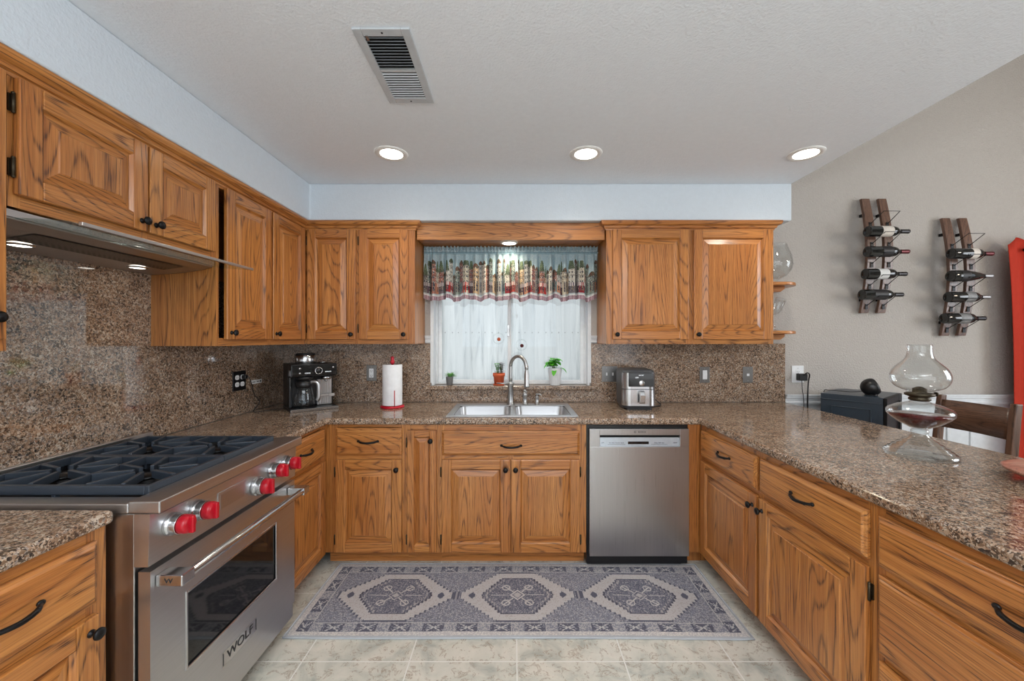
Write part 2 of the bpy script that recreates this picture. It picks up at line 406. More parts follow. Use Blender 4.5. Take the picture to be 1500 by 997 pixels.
b = MB(); b.box(XL, -1.2, -3.15, -3.0, 0, 4.3); b.box(1.0, 2.3, -3.15, -3.0, 0, 4.3); b.box(2.9, 5.1, -3.15, -3.0, 0, 4.3); b.box(-1.2, 1.0, -3.15, -3.0, 2.3, 4.3); b.box(-1.2, 1.0, -3.15, -3.0, 0, 1.2); b.box(2.3, 2.9, -3.15, -3.0, 2.1, 4.3)
struct(b.build('wall_rear', 'wall_tan'))
b = MB(); b.box(XL-0.1, 1.88, -3.1, YB+0.15, CEIL, CEIL+0.16); struct(b.build('ceiling', 'ceiling'))
b = MB(); b.box(1.76, 1.88, -3.1, YB, CEIL+0.17, 4.3); struct(b.build('wall_header', 'wall_tan'))
b = MB(); b.box(1.88, 5.1, -3.1, YB+0.15, 4.15, 4.3); struct(b.build('dining_ceiling', 'ceiling'))
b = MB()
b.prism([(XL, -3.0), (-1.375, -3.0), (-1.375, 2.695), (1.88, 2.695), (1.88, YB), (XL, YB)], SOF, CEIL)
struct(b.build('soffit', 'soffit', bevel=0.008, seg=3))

# window (white vinyl slider)
wy0, wy1 = YB+0.075, YB+0.14
b = MB(); fw = 0.026; fb = 0.010; sb = 0.022
b.box(WX0, WX0+fw, wy0, wy1, WZ0, WZ1); b.box(WX1-fw, WX1, wy0, wy1, WZ0, WZ1); b.box(WX0+fw, WX1-fw, wy0, wy1, WZ0, WZ0+fb); b.box(WX0+fw, WX1-fw, wy0, wy1, WZ1-fw, WZ1)
win = struct(b.build('window_1', 'white_plastic', bevel=0.004))
b = MB()  # fixed-side and sliding sash with shared meeting rail
for (a, c, dy) in ((WX0+fw, -0.002, 0.03), (-0.045, WX1-fw, 0.0)):
    y0, y1 = wy0+0.004+dy, wy0+0.030+dy
    b.box(a, a+0.028, y0, y1, WZ0+fb, WZ1-fw); b.box(c-0.028, c, y0, y1, WZ0+fb, WZ1-fw)
    b.box(a+0.028, c-0.028, y0, y1, WZ0+fb, WZ0+fb+sb); b.box(a+0.028, c-0.028, y0, y1, WZ1-fw-0.03, WZ1-fw)
b.build('sash', 'white_plastic', win, bevel=0.003)
for (a, c, dy) in ((WX0+fw+0.028, -0.03, 0.03), (-0.017, WX1-fw-0.028, 0.0)):
    b = MB(); b.box(a, c, wy0+0.015+dy, wy0+0.019+dy, WZ0+fb+sb, WZ1-fw-0.03); b.build('pane', 'pane', win)
b = MB(); b.box(-0.048, -0.030, wy0-0.012, wy0+0.004, 1.40, 1.49); b.box(-0.044, -0.034, wy0-0.022, wy0-0.012, 1.43, 1.46); b.build('latch', 'nickel', win, bevel=0.002)
b = MB()  # white jamb lining of the opening
b.box(WX0, WX0+0.012, YB-0.012, wy0, WZ0, WZ1); b.box(WX1-0.012, WX1, YB-0.012, wy0, WZ0, WZ1); b.box(WX0+0.012, WX1-0.012, YB-0.012, wy0, WZ1-0.012, WZ1)
b.box(WX0-0.012, WX0, YB-0.012, YB, WZ0+0.02, WZ1); b.box(WX1, WX1+0.012, YB-0.012, YB, WZ0+0.02, WZ1)
b.build('jamb', 'white_paint', win)
# trim: chair rail, its stubs by the window, wainscot
def rail_prof(): return [(0, 0), (-0.012, 0.004), (-0.016, 0.018), (-0.010, 0.026), (-0.012, 0.046), (-0.022, 0.052), (-0.024, 0.066), (-0.030, 0.070), (-0.030, 0.078), (0, 0.078)]
b = MB(); b.prism([(YB-0.008+a, 0.885+z) for a, z in rail_prof()], 2.052, 4.95, axis='x'); struct(b.build('trim_1', 'white_paint'))
for k, (a, c) in enumerate(((-0.668, -0.628), (0.588, 0.631))):
    b = MB(); b.prism([(YB+p, 1.348+z*0.75) for p, z in rail_prof()], a, c, axis='x'); struct(b.build('trim_%d' % (k+2), 'white_paint'))
b = MB(); b.box(2.052, 4.95, YB-0.008, YB, 0, 0.885)
for (x0, x1) in ((2.2, 3.3), (3.45, 4.6)):
    for (a, c, d, e) in ((x0, x1, 0.80, 0.825), (x0, x1, 0.20, 0.225), (x0, x0+0.025, 0.225, 0.80), (x1-0.025, x1, 0.225, 0.80)):
        b.box(a, c, YB-0.018, YB-0.008, d, e)
struct(b.build('wainscot', 'white_paint', bevel=0.003))
b = MB(); b.box(2.052, 4.95, YB-0.024, YB-0.0085, 0, 0.11); struct(b.build('baseboard_back', 'white_paint', bevel=0.004))

# outdoors: ground strip and board fence
b = MB(); b.box(-4, 5, YB+0.16, 6.5, -0.3, -0.14); struct(b.build('ground', plain('ground_gravel', srgb(150, 145, 138), 0.95, vary=0.2)))
t = thing('fence', 'whitewashed vertical board fence outside the window', 'fence', (0, 4.25, -0.14))
x = -2.6; k = 0
while x < 2.6:
    w = 0.138+0.004*((k*7) % 3); b = MB(); dy = 0.020*(k % 2)
    b.box(x-(0.010 if k % 2 == 0 else 0), x+w+(0.006 if k % 2 == 0 else -0.006), dy, dy+0.018, 0.0, 2.3)
    for zz in (0.55, 1.59): 
        for xx in (0.03, w-0.035): b.lathe([(0.0045, 0), (0.0045, -0.001)], (x+xx, dy, zz), 8, 'y', 1)
    b.build('board', ['fence', 'ink'], t, bevel=0.003); x += w; k += 1
for zz in (0.50, 1.55):
    b = MB(); b.box(-2.6, 2.6, 0.0385, 0.078, zz, zz+0.09); b.build('rail', 'fence', t)

# ------------------------------------------------------------------ oak cabinetry
def door_mesh(w, h, fw=0.058):
    """local: x 0..w, z 0..h, back y=0, front y=-0.02"""
    b = MB(); T = -0.020
    b.box(0, fw, T, 0, 0, h, 0); b.box(w-fw, w, T, 0, 0, h, 0)
    b.box(fw, w-fw, T, 0, 0, fw, 1); b.box(fw, w-fw, T, 0, h-fw, h, 1)
    # sticking: sloped inner lip
    q = 0.008
    A = [(fw, T+0.001, fw), (w-fw, T+0.001, fw), (w-fw, T+0.001, h-fw), (fw, T+0.001, h-fw)]
    B = [(fw+q, T+0.012, fw+q), (w-fw-q, T+0.012, fw+q), (w-fw-q, T+0.012, h-fw-q), (fw+q, T+0.012, h-fw-q)]
    for i in range(4):
        j = (i+1) % 4; b.add([A[i], A[j], B[j], B[i]], [(0, 1, 2, 3)], 1 if i % 2 == 0 else 0)
    s = min(0.034, (w-2*fw-2*q)*0.28)
    Cc = [(fw+q+s, T+0.004, fw+q+s), (w-fw-q-s, T+0.004, fw+q+s), (w-fw-q-s, T+0.004, h-fw-q-s), (fw+q+s, T+0.004, h-fw-q-s)]
    D = [(p[0]+(0.003 if p[0] < w/2 else -0.003), T+0.0015, p[2]+(0.003 if p[2] < h/2 else -0.003)) for p in Cc]
    for i in range(4):
        j = (i+1) % 4; b.add([B[i], B[j], Cc[j], Cc[i]], [(0, 1, 2, 3)], 1 if (i % 2 == 0) else 0)
        b.add([Cc[i], Cc[j], D[j], D[i]], [(0, 1, 2, 3)], 0)
    b.add(D, [(0, 1, 2, 3)], 0)
    return b
def drawer_mesh(w, h):
    b = MB(); e = 0.014
    p = [(0, 0, 0), (w, 0, 0), (w, 0, h), (0, 0, h), (0, -0.012, 0), (w, -0.012, 0), (w, -0.012, h), (0, -0.012, h),
         (e*0.6, -0.016, e*0.6), (w-e*0.6, -0.016, e*0.6), (w-e*0.6, -0.016, h-e*0.6), (e*0.6, -0.016, h-e*0.6),
         (e, -0.021, e), (w-e, -0.021, e), (w-e, -0.021, h-e), (e, -0.021, h-e)]
    f = [(0, 3, 2, 1), (12, 13, 14, 15)]
    for k in (0, 4, 8):
        for i in range(4):
            j = (i+1) % 4; f.append((k+i, k+j, k+4+j, k+4+i))
    b.add(p, f, 0); return b
def shift(b, x, y, z):
    b.v = [(p[0]+x, p[1]+y, p[2]+z) for p in b.v]; return b
def add_knob(parent, x, z, y=-0.02):
    b = MB(); b.lathe([(0.010, 0), (0.010, -0.003), (0.0055, -0.006), (0.0055, -0.014), (0.011, -0.017), (0.0155, -0.022), (0.0150, -0.027), (0.009, -0.031), (0.0, -0.032)], (x, y, z), 16, 'y')
    b.build('knob', 'black_metal', parent)
def add_pull(parent, x, z, L=0.118, y=-0.021):
    b = MB(); h = L/2
    pts = spline([(x-h, y-0.004, z), (x-h*0.86, y-0.010, z-0.002), (x-h*0.6, y-0.021, z-0.004), (x, y-0.028, z-0.006), (x+h*0.6, y-0.021, z-0.004), (x+h*0.86, y-0.010, z-0.002), (x+h, y-0.004, z)], 6)
    n = len(pts); rs = [0.0042+0.0022*math.sin(PI*i/(n-1)) for i in range(n)]
    b.tube(pts, rs, 8)
    for s in (-1, 1):
        b.ball((x+s*h*0.98, y-0.004, z), 0.0085, 12, 0, (1.1, 0.7, 0.9)); b.ball((x+s*h*0.66, y-0.019, z-0.004), 0.0068, 10, 0, (0.8, 1, 1))
    b.build('handle', 'black_metal', parent)
def add_hinge(parent, x, z):
    b = MB(); b.box(x-0.006, x+0.006, -0.006, -0.0005, z-0.024, z+0.024); b.lathe([(0.0045, -0.026), (0.0045, 0.026)], (x, -0.011, z), 10)
    for q in (-0.026, 0.026): b.ball((x, -0.011, z+q), 0.005, 8)
    b.build('hinge', 'bronze', parent)
def cabinet(name, label, cat, loc, rotz, w, depth, z0, z1, doors=(), drawers=(), stiles=(), rails=(), toe=True, group=None):
    """local frame: x to the right along the face, y into the cabinet, face frame front at y=0"""
    t = thing(name, label, cat, loc, rotz, group)
    b = MB(); b.box(0.0005, 0.018, 0.0192, depth, z0, z1, 2); b.box(w-0.018, w-0.0005, 0.0192, depth, z0, z1, 2); b.box(0.018, w-0.018, 0.0192, depth, z0, z0+0.018, 0); b.box(0.018, w-0.018, depth-0.008, depth, z0+0.018, z1, 2)
    if not toe: b.box(0.018, w-0.018, 0.0192, depth-0.008, z1-0.018, z1, 0)
    b.build('carcass', ['ox', 'ox', 'oz'], t)
    b = MB()
    for (a, c) in stiles: b.box(a, c, 0, 0.019, z0, z1, 0)
    for (a, c) in rails: b.box(0.002, w-0.002, 0.0006, 0.0184, a, c, 1)
    b.build('face_frame', ['oz', 'ox'], t)
    for d in doors:
        x0, x1, a, c, kn, hg = d[:6]
        fwid = d[6] if len(d) > 6 else 0.058
        o = shift(door_mesh(x1-x0, c-a, fwid), x0, -0.0008, a).build('door', ['oz', 'ox'], t, bevel=0.0035)
        if kn: add_knob(o, kn[0], kn[1])
        for hx in hg:
            for hz in (a+0.075, c-0.075): add_hinge(o, hx, hz)
    for d in drawers:
        x0, x1, a, c = d[:4]
        o = shift(drawer_mesh(x1-x0, c-a), x0, -0.0008, a).build('drawer', ['ox'], t, bevel=0.002)
        add_pull(o, d[4] if len(d) > 4 else (x0+x1)/2, d[5] if len(d) > 5 else (a+c)/2+0.005)
    if toe:
        b = MB(); b.box(0, w, 0.07, 0.085, 0, z0); b.build('toe_kick', 'ox', t)
    return t
BZ = 0.09                                                  # base carcass bottom
RL, RR = PI/2, -PI/2
stdrail = [(0.848, CB-0.001), (0.645, 0.680), (BZ, 0.115)]
# back run
cabinet('base_cabinet', 'oak base cabinet with drawer over door, just left of the narrow cabinet', 'cabinet', (-1.14, FY, 0), 0, 0.488, 0.58, BZ, CB-0.001,
        [(0.07, 0.468, 0.098, 0.655, (0.440, 0.600), (0.0645,))], [(0.07, 0.468, 0.680, 0.846)], [(0, 0.08), (0.45, 0.488)], stdrail)
cabinet('base_cabinet', 'narrow oak base cabinet with a single tall door left of the sink cabinet', 'cabinet', (-0.652, FY, 0), 0, 0.207, 0.58, BZ, CB-0.001,
        [(0.014, 0.190, 0.098, 0.832, (0.157, 0.772), (0.0085,), 0.042)], (), [(0, 0.03), (0.175, 0.207)], [(0.826, CB-0.001), (BZ, 0.115)])
cabinet('base_cabinet', 'wide oak sink cabinet with two doors below a long drawer front', 'cabinet', (-0.445, FY, 0), 0, 0.885, 0.58, BZ, CB-0.001-0.19 if False else CB-0.001,
        [(0.014, 0.424, 0.098, 0.655, (0.398, 0.600), (0.0085,)), (0.432, 0.844, 0.098, 0.655, (0.458, 0.600), (0.8495,))],
        [(0.014, 0.844, 0.680, 0.828, 0.432, 0.742)], [(0, 0.03), (0.415, 0.445), (0.83, 0.885)], [(0.82, CB-0.001), (0.645, 0.690), (BZ, 0.115)])
b = MB(); b.box(1.056, 1.139, FY, FY+0.019, BZ, CB-0.001); b.box(1.056, 1.21, FY+0.075, FY+0.09, 0, BZ)
tag(b.build('corner_filler', 'oz'), 'plain upright oak filler board between dishwasher and right hand drawers', 'panel')
# left run
cabinet('base_cabinet', 'oak base cabinet with drawer and door between the range and the back corner', 'cabinet', (-FX, 1.897, 0), RL, 0.518, 0.58, BZ, CB-0.001,
        [(0.03, 0.485, 0.098, 0.655, (0.07, 0.600), (0.490,))], [(0.03, 0.485, 0.680, 0.846)], [(0, 0.05), (0.47, 0.518)], stdrail)
cabinet('base_cabinet', 'oak base cabinet with drawer and door at the front left, before the range', 'cabinet', (-FX, 0.62, 0), RL, 0.497, 0.58, BZ, CB-0.001,
        [(0.03, 0.462, 0.098, 0.640, (0.438, 0.600), (0.0245,))], [(0.03, 0.462, 0.668, 0.836, 0.265)], [(0, 0.05), (0.445, 0.497)], [(0.83, CB-0.001), (0.63, 0.672), (BZ, 0.115)])
# peninsula (x runs toward the camera)
cabinet('base_cabinet', 'oak peninsula cabinet with two drawers above two doors, right of the dishwasher', 'cabinet', (FX, FY, 0), RR, 1.165, 0.60, BZ, CB-0.001,
        [(0.02, 0.570, 0.098, 0.655, (0.545, 0.605), (0.0145,)), (0.592, 1.145, 0.098, 0.655, (0.617, 0.605), (1.1505,))],
        [(0.02, 0.570, 0.680, 0.836), (0.592, 1.145, 0.680, 0.836)], [(0, 0.04), (0.56, 0.60), (1.135, 1.165)], [(0.83, CB-0.001), (0.645, 0.690), (BZ, 0.115)])
cabinet('base_cabinet', 'oak peninsula cabinet with a stack of drawers at the front right', 'cabinet', (FX, FY-1.165, 0), RR, 0.80, 0.60, BZ, CB-0.001, (),
        [(0.018, 0.76, 0.680, 0.836, 0.388), (0.018, 0.76, 0.412, 0.655, 0.388), (0.018, 0.76, 0.105, 0.390, 0.388)], [(0, 0.03), (0.75, 0.80)], [(0.83, CB-0.001), (0.645, 0.690), (0.38, 0.42), (BZ, 0.115)])
# uppers: left run
UX = -1.42; UY = 2.72
cabinet('wall_cabinet', 'oak wall cabinet with two short doors above the range hood', 'cabinet', (UX, 1.1195, 0), RL, 0.7845, 0.325, 1.755, UT,
        [(0.012, 0.412, 1.790, 2.122, (0.386, 1.826), (0.0055,)), (0.420, 0.760, 1.790, 2.122, (0.446, 1.826), ())], (), [(0, 0.03), (0.40, 0.43), (0.75, 0.7845)], [(1.755, 1.80), (2.11, UT)], False)
cabinet('wall_cabinet', 'tall two door oak wall cabinet between the hood and the back corner', 'cabinet', (UX, 1.906, 0), RL, 0.812, 0.325, UB, UT,
        [(0.050, 0.408, 1.378, 2.122, (0.078, 1.412), ()), (0.426, 0.782, 1.378, 2.122, (0.452, 1.412), ())], (), [(0, 0.018), (0.40, 0.435), (0.775, 0.812)], [(UB, 1.385), (2.11, UT)], False)
cabinet('wall_cabinet', 'oak wall cabinet cut off by the left edge of the picture', 'cabinet', (UX, 0.638, 0), RL, 0.480, 0.325, UB, UT,
        [(0.03, 0.466, 1.378, 2.122, (0.434, 1.440), (0.0245,))], (), [(0, 0.045), (0.455, 0.480)], [(UB, 1.385), (2.11, UT)], False)
# uppers: back run
cabinet('wall_cabinet', 'two door oak wall cabinet left of the window', 'cabinet', (-1.419, UY, 0), 0, 0.749, 0.308, UB, UT,
        [(0.022, 0.350, 1.378, 2.122, (0.325, 1.412), (0.0165,)), (0.372, 0.706, 1.378, 2.122, (0.680, 1.412), (0.3665,))], (), [(0, 0.03), (0.34, 0.38), (0.695, 0.749)], [(UB, 1.385), (2.11, UT)], False)
cabinet('wall_cabinet', 'wide two door oak wall cabinet right of the window', 'cabinet', (0.633, UY, 0), 0, 1.137, 0.308, UB, UT,
        [(0.040, 0.552, 1.378, 2.122, (0.066, 1.412), ()), (0.588, 1.118, 1.378, 2.122, (0.614, 1.412), ())], (), [(0, 0.05), (0.54, 0.60), (1.105, 1.137)], [(UB, 1.385), (2.11, UT)], False)

# crown moulding swept along the cabinet tops
CP = [(0.0, 0.0), (0.004, 0.0), (0.006, 0.010), (0.014, 0.014), (0.018, 0.026), (0.034, 0.034), (0.040, 0.046), (0.040, 0.058), (0.0, 0.058)]
def crown(path, z, name, label, mats):
    P = [Vector(p) for p in path]; n = len(P); rows = []
    for i in range(n):
        d1 = (P[i]-P[i-1]).normalized() if i else None; d2 = (P[i+1]-P[i]).normalized() if i < n-1 else None
        nr = lambda d: Vector((d.y, -d.x))
        if d1 is None: m = nr(d2)
        elif d2 is None: m = nr(d1)
        else:
            a, c = nr(d1), nr(d2); m = (a+c)/(1+a.dot(c))
        rows.append([(P[i].x+m.x*o, P[i].y+m.y*o, z+h) for o, h in CP])
    b = MB(); k = len(CP)
    for i in range(n-1):
        ax = 0 if abs(P[i+1].x-P[i].x) > abs(P[i+1].y-P[i].y) else 1
        for j in range(k):
            q = (j+1) % k; b.add([rows[i][j], rows[i][q], rows[i+1][q], rows[i+1][j]], [(0, 1, 2, 3)], ax)
    b.add(rows[0], [tuple(range(k))], 1); b.add(rows[-1], [tuple(range(k))], 1)
    return tag(b.build(name, mats), label, 'moulding')
g1 = crown([(UX-0.001, 0.62), (UX-0.001, UY), (-0.669, UY), (-0.669, UY+0.019)], 2.121, 'crown_moulding', 'oak crown moulding turning the corner above the left wall cabinets', ['ox', 'oy'])
g2 = crown([(0.632, UY+0.019), (0.632, UY), (1.771, UY), (1.771, 3.0)], 2.121, 'crown_moulding', 'oak crown moulding above the wall cabinet right of the window', ['ox', 'oy'])
for g in (g1, g2): g.location.y -= 0.0; 
# bridge board over the window, with its soffit panel and puck light
t = thing('window_bridge', 'oak bridge board joining the two wall cabinets over the window', 'panel', (-0.665, UY+0.02, 2.06))
b = MB(); b.box(0.002, 1.292, 0, 0.02, 0, 0.118); b.build('front_board', 'ox', t, bevel=0.003)
b = MB(); b.box(0.002, 1.292, 0.021, 0.288, 0.012, 0.030); b.build('soffit_board', 'ox', t)

# open shelves on the right end of the wall cabinet
def shelf(z, label):
    t = thing('corner_shelf', label, 'shelf', (1.772, 3.026, z), 0, 'rounded end shelves')
    b = MB(); pts = [(0, 0), (0.24, 0), (0.24, -0.13)]
    pts += [(0.24-0.13*(1-math.cos(a)), -0.13-0.15*math.sin(a)) for a in [PI/2*i/10 for i in range(1, 11)]]
    pts += [(0.0, -0.28)]
    b.prism(pts, -0.022, 0, 0); b.build('board', 'ox', t, bevel=0.005, seg=3)
    b = MB(); b.prism([(0, -0.0225), (0.15, -0.0225), (0.15, -0.04), (0.12, -0.062), (0, -0.062)], -0.20, -0.02, axis='y'); b.build('bracket', 'ox', t, bevel=0.003)
shelf(1.776, 'rounded oak end shelf holding the large brandy snifter'); shelf(1.438, 'lower rounded oak end shelf holding the wine glasses')

# ------------------------------------------------------------------ granite
def slab(name, xs, ys, cells, z0, z1, label, bev):
    bm = bmesh.new(); vs = {}
    def V(i, j):
        if (i, j) not in vs: vs[(i, j)] = bm.verts.new((xs[i], ys[j], z0))
        return vs[(i, j)]
    fs = [bm.faces.new((V(i, j), V(i+1, j), V(i+1, j+1), V(i, j+1))) for (i, j) in cells]
    r = bmesh.ops.extrude_face_region(bm, geom=fs)
    for v in [e for e in r['geom'] if isinstance(e, bmesh.types.BMVert)]: v.co.z = z1
    bmesh.ops.recalc_face_normals(bm, faces=bm.faces)
    bmesh.ops.dissolve_limit(bm, angle_limit=0.01, verts=bm.verts, edges=bm.edges) if False else None
    me = bpy.data.meshes.new(name); bm.to_mesh(me); bm.free(); me.materials.append(M['granite'])
    o = bpy.data.objects.new(name, me); COL.objects.link(o)
    m = o.modifiers.new('bevel', 'BEVEL'); m.width = bev; m.segments = 4; m.limit_method = 'ANGLE'; m.angle_limit = 0.6
    return tag(o, label, 'countertop')
CE = 1.115; SX0, SX1, SY0, SY1 = -0.395, 0.38, 2.452, 2.895
xs = [XL+0.021, -CE, SX0, SX1, CE, 2.05]; ys = [0.45, 1.897, 2.388, SY0, SY1, 3.009]
cells = [(0, 1)]+[(i, j) for i in range(5) for j in (2, 3, 4) if not (i == 2 and j == 3)]+[(4, 0), (4, 1)]
slab('granite_countertop', xs, ys, cells, CB, CT, 'long speckled granite countertop around the sink and along the peninsula', 0.012)
slab('granite_countertop', [XL+0.021, -CE], [0.45, 1.119], [(0, 0)], CB, CT, 'short granite countertop at the front left, before the range', 0.012)
b = MB(); b.box(XL+0.0015, XL+0.02, 0.45, 3.0092, CT+0.0005, 1.72); tag(b.build('granite_backsplash', 'granite_wall'), 'polished granite backsplash on the left wall behind the range', 'backsplash')
b = MB(); b.box(XL+0.0205, WX0-0.012, YB-0.02, YB-0.0005, CT+0.0005, UB-0.001)
b.box(WX0-0.012, WX1+0.012, YB-0.02, YB-0.0005, CT+0.0005, WZ0-0.032); b.box(WX1+0.012, 2.05, YB-0.02, YB-0.0005, CT+0.0005, UB-0.001)
tag(b.build('granite_backsplash', 'granite', bevel=0.002), 'granite backsplash on the back wall under the window and cabinets', 'backsplash')
b = MB(); b.box(WX0-0.045, WX1+0.045, YB-0.045, YB-0.0205, WZ0-0.031, WZ0-0.001); b.box(WX0+0.001, WX1-0.001, YB-0.0205, wy0+0.06, WZ0-0.03, WZ0-0.001)
tag(b.build('window_sill', 'granite', bevel=0.008, seg=3), 'granite window sill carrying three small plant pots', 'sill')

# ------------------------------------------------------------------ gas range (local x along wall, y into wall)
t = thing('gas_range', 'stainless steel gas range with red knobs on the left wall', 'stove', (-FX, 1.129, 0), RL); RW = 0.76
b = MB(); b.box(0.002, RW-0.002, 0.03, 0.585, 0.09, 0.885); b.box(0.002, RW-0.002, -0.066, 0.03, 0.14, 0.885)
b.build('body', 'steel_z', t, bevel=0.002)
b = MB(); b.box(0.03, 0.07, 0.02, 0.06, 0, 0.09); b.box(RW-0.07, RW-0.03, 0.02, 0.06, 0, 0.09); b.box(0.03, 0.07, 0.5, 0.54, 0, 0.09); b.box(RW-0.07, RW-0.03, 0.5, 0.54, 0, 0.09)
b.build('leg', 'black', t)
b = MB()  # cooktop deck with bullnose front
b.box(0.0, RW, -0.140, -0.050, 0.886, 0.921); b.box(0.0, 0.05, -0.050, 0.585, 0.886, 0.915); b.box(RW-0.05, RW, -0.050, 0.585, 0.886, 0.915)
b.box(0.05, RW-0.05, 0.535, 0.585, 0.886, 0.915); b.box(0.05, RW-0.05, -0.050, 0.535, 0.8855, 0.893)
b.build('cooktop', 'steel_x', t, bevel=0.004, seg=3)
b = MB(); b.box(0, RW, 0.562, 0.583, 0.9155, 0.945); b.build('back_trim', 'steel_x', t, bevel=0.003)
b = MB()  # control panel, slightly raked
b.prism([(-0.107, 0.735), (-0.112, 0.885), (-0.067, 0.885), (-0.067, 0.735)], 0.0, RW, axis='x'); b.box(0.0, RW, -0.14, -0.106, 0.8855, 0.8858)
b.box(0.262, 0.402, -0.1135, -0.108, 0.775, 0.842); pan = b.build('control_panel', 'steel_x', t, bevel=0.003)
b = MB(); b.box(0.27, 0.394, -0.1145, -0.1136, 0.783, 0.834); b.build('timer_plate', 'steel_dark', pan)
def range_knob(x, z, r=0.030):
    b = MB(); b.lathe([(r*1.12, 0), (r*1.12, -0.010), (r, -0.014), (r*0.98, -0.034)], (x, -0.110, z), 28, 'y')
    kn = b.build('knob', 'chrome', t, bevel=0.001)
    b = MB(); b.lathe([(r*0.90, -0.034), (r*0.92, -0.050), (r*0.86, -0.058), (r*0.60, -0.062), (0, -0.063)], (x, -0.110, z), 28, 'y')
    b.box(x-r*0.2, x+r*0.2, -0.182, -0.165, z-r*0.86, z+r*0.86)
    b.build('grip', 'red', kn, bevel=0.003)
for (kx, kz, r) in ((0.072, 0.825, 0.030), (0.168, 0.825, 0.030), (0.470, 0.792, 0.033), (0.572, 0.822, 0.030), (0.672, 0.822, 0.030)): range_knob(kx, kz, r)
# oven door
b = MB(); dx0, dx1, dz0, dz1 = 0.006, RW-0.006, 0.145, 0.718; gx0, gx1, gz0, gz1 = 0.128, 0.612, 0.335, 0.585
b.box(dx0, gx0, -0.108, -0.074, dz0, dz1); b.box(gx1, dx1, -0.108, -0.074, dz0, dz1); b.box(gx0, gx1, -0.108, -0.074, dz0, gz0); b.box(gx0, gx1, -0.108, -0.074, gz1, dz1)
dr = b.build('oven_door', 'steel_x', t)
b = MB(); 
for (a, c, d, e) in ((gx0, gx0+0.008, gz0, gz1), (gx1-0.008, gx1, gz0, gz1), (gx0+0.008, gx1-0.008, gz0, gz0+0.008), (gx0+0.008, gx1-0.008, gz1-0.008, gz1)): b.box(a, c, -0.111, -0.106, d, e)
b.build('window_trim', 'chrome', dr, bevel=0.002)
b = MB(); b.box(gx0+0.0005, gx1-0.0005, -0.104, -0.075, gz0+0.0005, gz1-0.0005); b.build('oven_window', 'black_gloss', dr)
b = MB(); hz = 0.683
b.tube([(0.03, -0.172, hz), (RW-0.03, -0.172, hz)], 0.0135, 18)
for xx in (0.045, RW-0.045): b.box(xx-0.024, xx+0.024, -0.186, -0.109, hz-0.016, hz+0.016)
hd = b.build('handle', 'chrome', dr, bevel=0.003)
text('emblem', 'W', 0.020, 'ink', hd, (0.0205, -0.147, hz), (PI/2, 0, -PI/2), 0.0004, 1.2)
b = MB(); b.box(0.285, 0.475, -0.1095, -0.1082, 0.214, 0.266); bd = b.build('badge', 'chrome', dr)
text('lettering', 'WOLF', 0.044, 'ink', bd, (0.380, -0.110, 0.240), ext=0.0006, sx=1.15)
b = MB(); b.box(0.289, 0.292, -0.1104, -0.1094, 0.219, 0.261); b.box(0.468, 0.471, -0.1104, -0.1094, 0.219, 0.261); b.build('badge_bar', 'ink', bd)
b = MB(); b.box(0.004, RW-0.004, -0.100, 0.02, 0.075, 0.1385); b.build('kick_panel', 'steel_x', t, bevel=0.003)
# grates and burners
def grate(x0, x1):
    b = MB(); y0, y1 = -0.048, 0.528; zt, zb = 0.940, 0.912; w = 0.014
    b.box(x0, x1, y0, y0+w, zb, zt); b.box(x0, x1, y1-w, y1, zb, zt); b.box(x0, x0+w, y0+w, y1-w, zb, zt); b.box(x1-w, x1, y0+w, y1-w, zb, zt)
    ym = (y0+y1)/2; b.box(x0+w, x1-w, ym-w/2, ym+w/2, zb, zt)
    xm = (x0+x1)/2
    for (ya, yb) in ((y0+w, ym-w/2), (ym+w/2, y1-w)):
        yc = (ya+yb)/2
        for (px, py) in ((x0+w, yc-0.055), (x0+w, yc+0.055), (x1-w, yc-0.055), (x1-w, yc+0.055), (xm-0.05, ya), (xm+0.05, ya), (xm-0.05, yb), (xm+0.05, yb)):
            d = Vector((xm-px, yc-py)); L = d.length; d.normalize(); n = Vector((-d.y, d.x))*0.006; e = Vector((px, py))+d*(L-0.034); s0 = Vector((px, py))
            q = [s0+n, s0-n, e-n, e+n]
            b.prism([(v.x, v.y) for v in q], zb+0.004, zt+0.003)
    for (px, py) in ((x0+0.007, y0+0.007), (x1-0.007, y0+0.007), (x0+0.007, y1-0.007), (x1-0.007, y1-0.007), (x0+0.007, ym), (x1-0.007, ym)):
        b.box(px-0.007, px+0.007, py-0.007, py+0.007, 0.8935, zb)
    g = b.build('grate', 'iron', t, bevel=0.002)
    for yc in ((y0+ym)/2, (ym+y1)/2):
        b = MB(); b.lathe([(0.058, 0.8935), (0.056, 0.899), (0.045, 0.902), (0.045, 0.911), (0.034, 0.913)], (xm, yc, 0), 24); b.lathe([(0.036, 0.913), (0.036, 0.919), (0.030, 0.923), (0, 0.924)], (xm, yc, 0), 24)
        b.build('burner', 'black_metal', t)
grate(0.068, 0.378); grate(0.382, 0.692)
b = MB(); b.box(0.051, RW-0.051, -0.049, 0.534, 0.8932, 0.8934); b.build('burner_tray', 'black_metal', t)

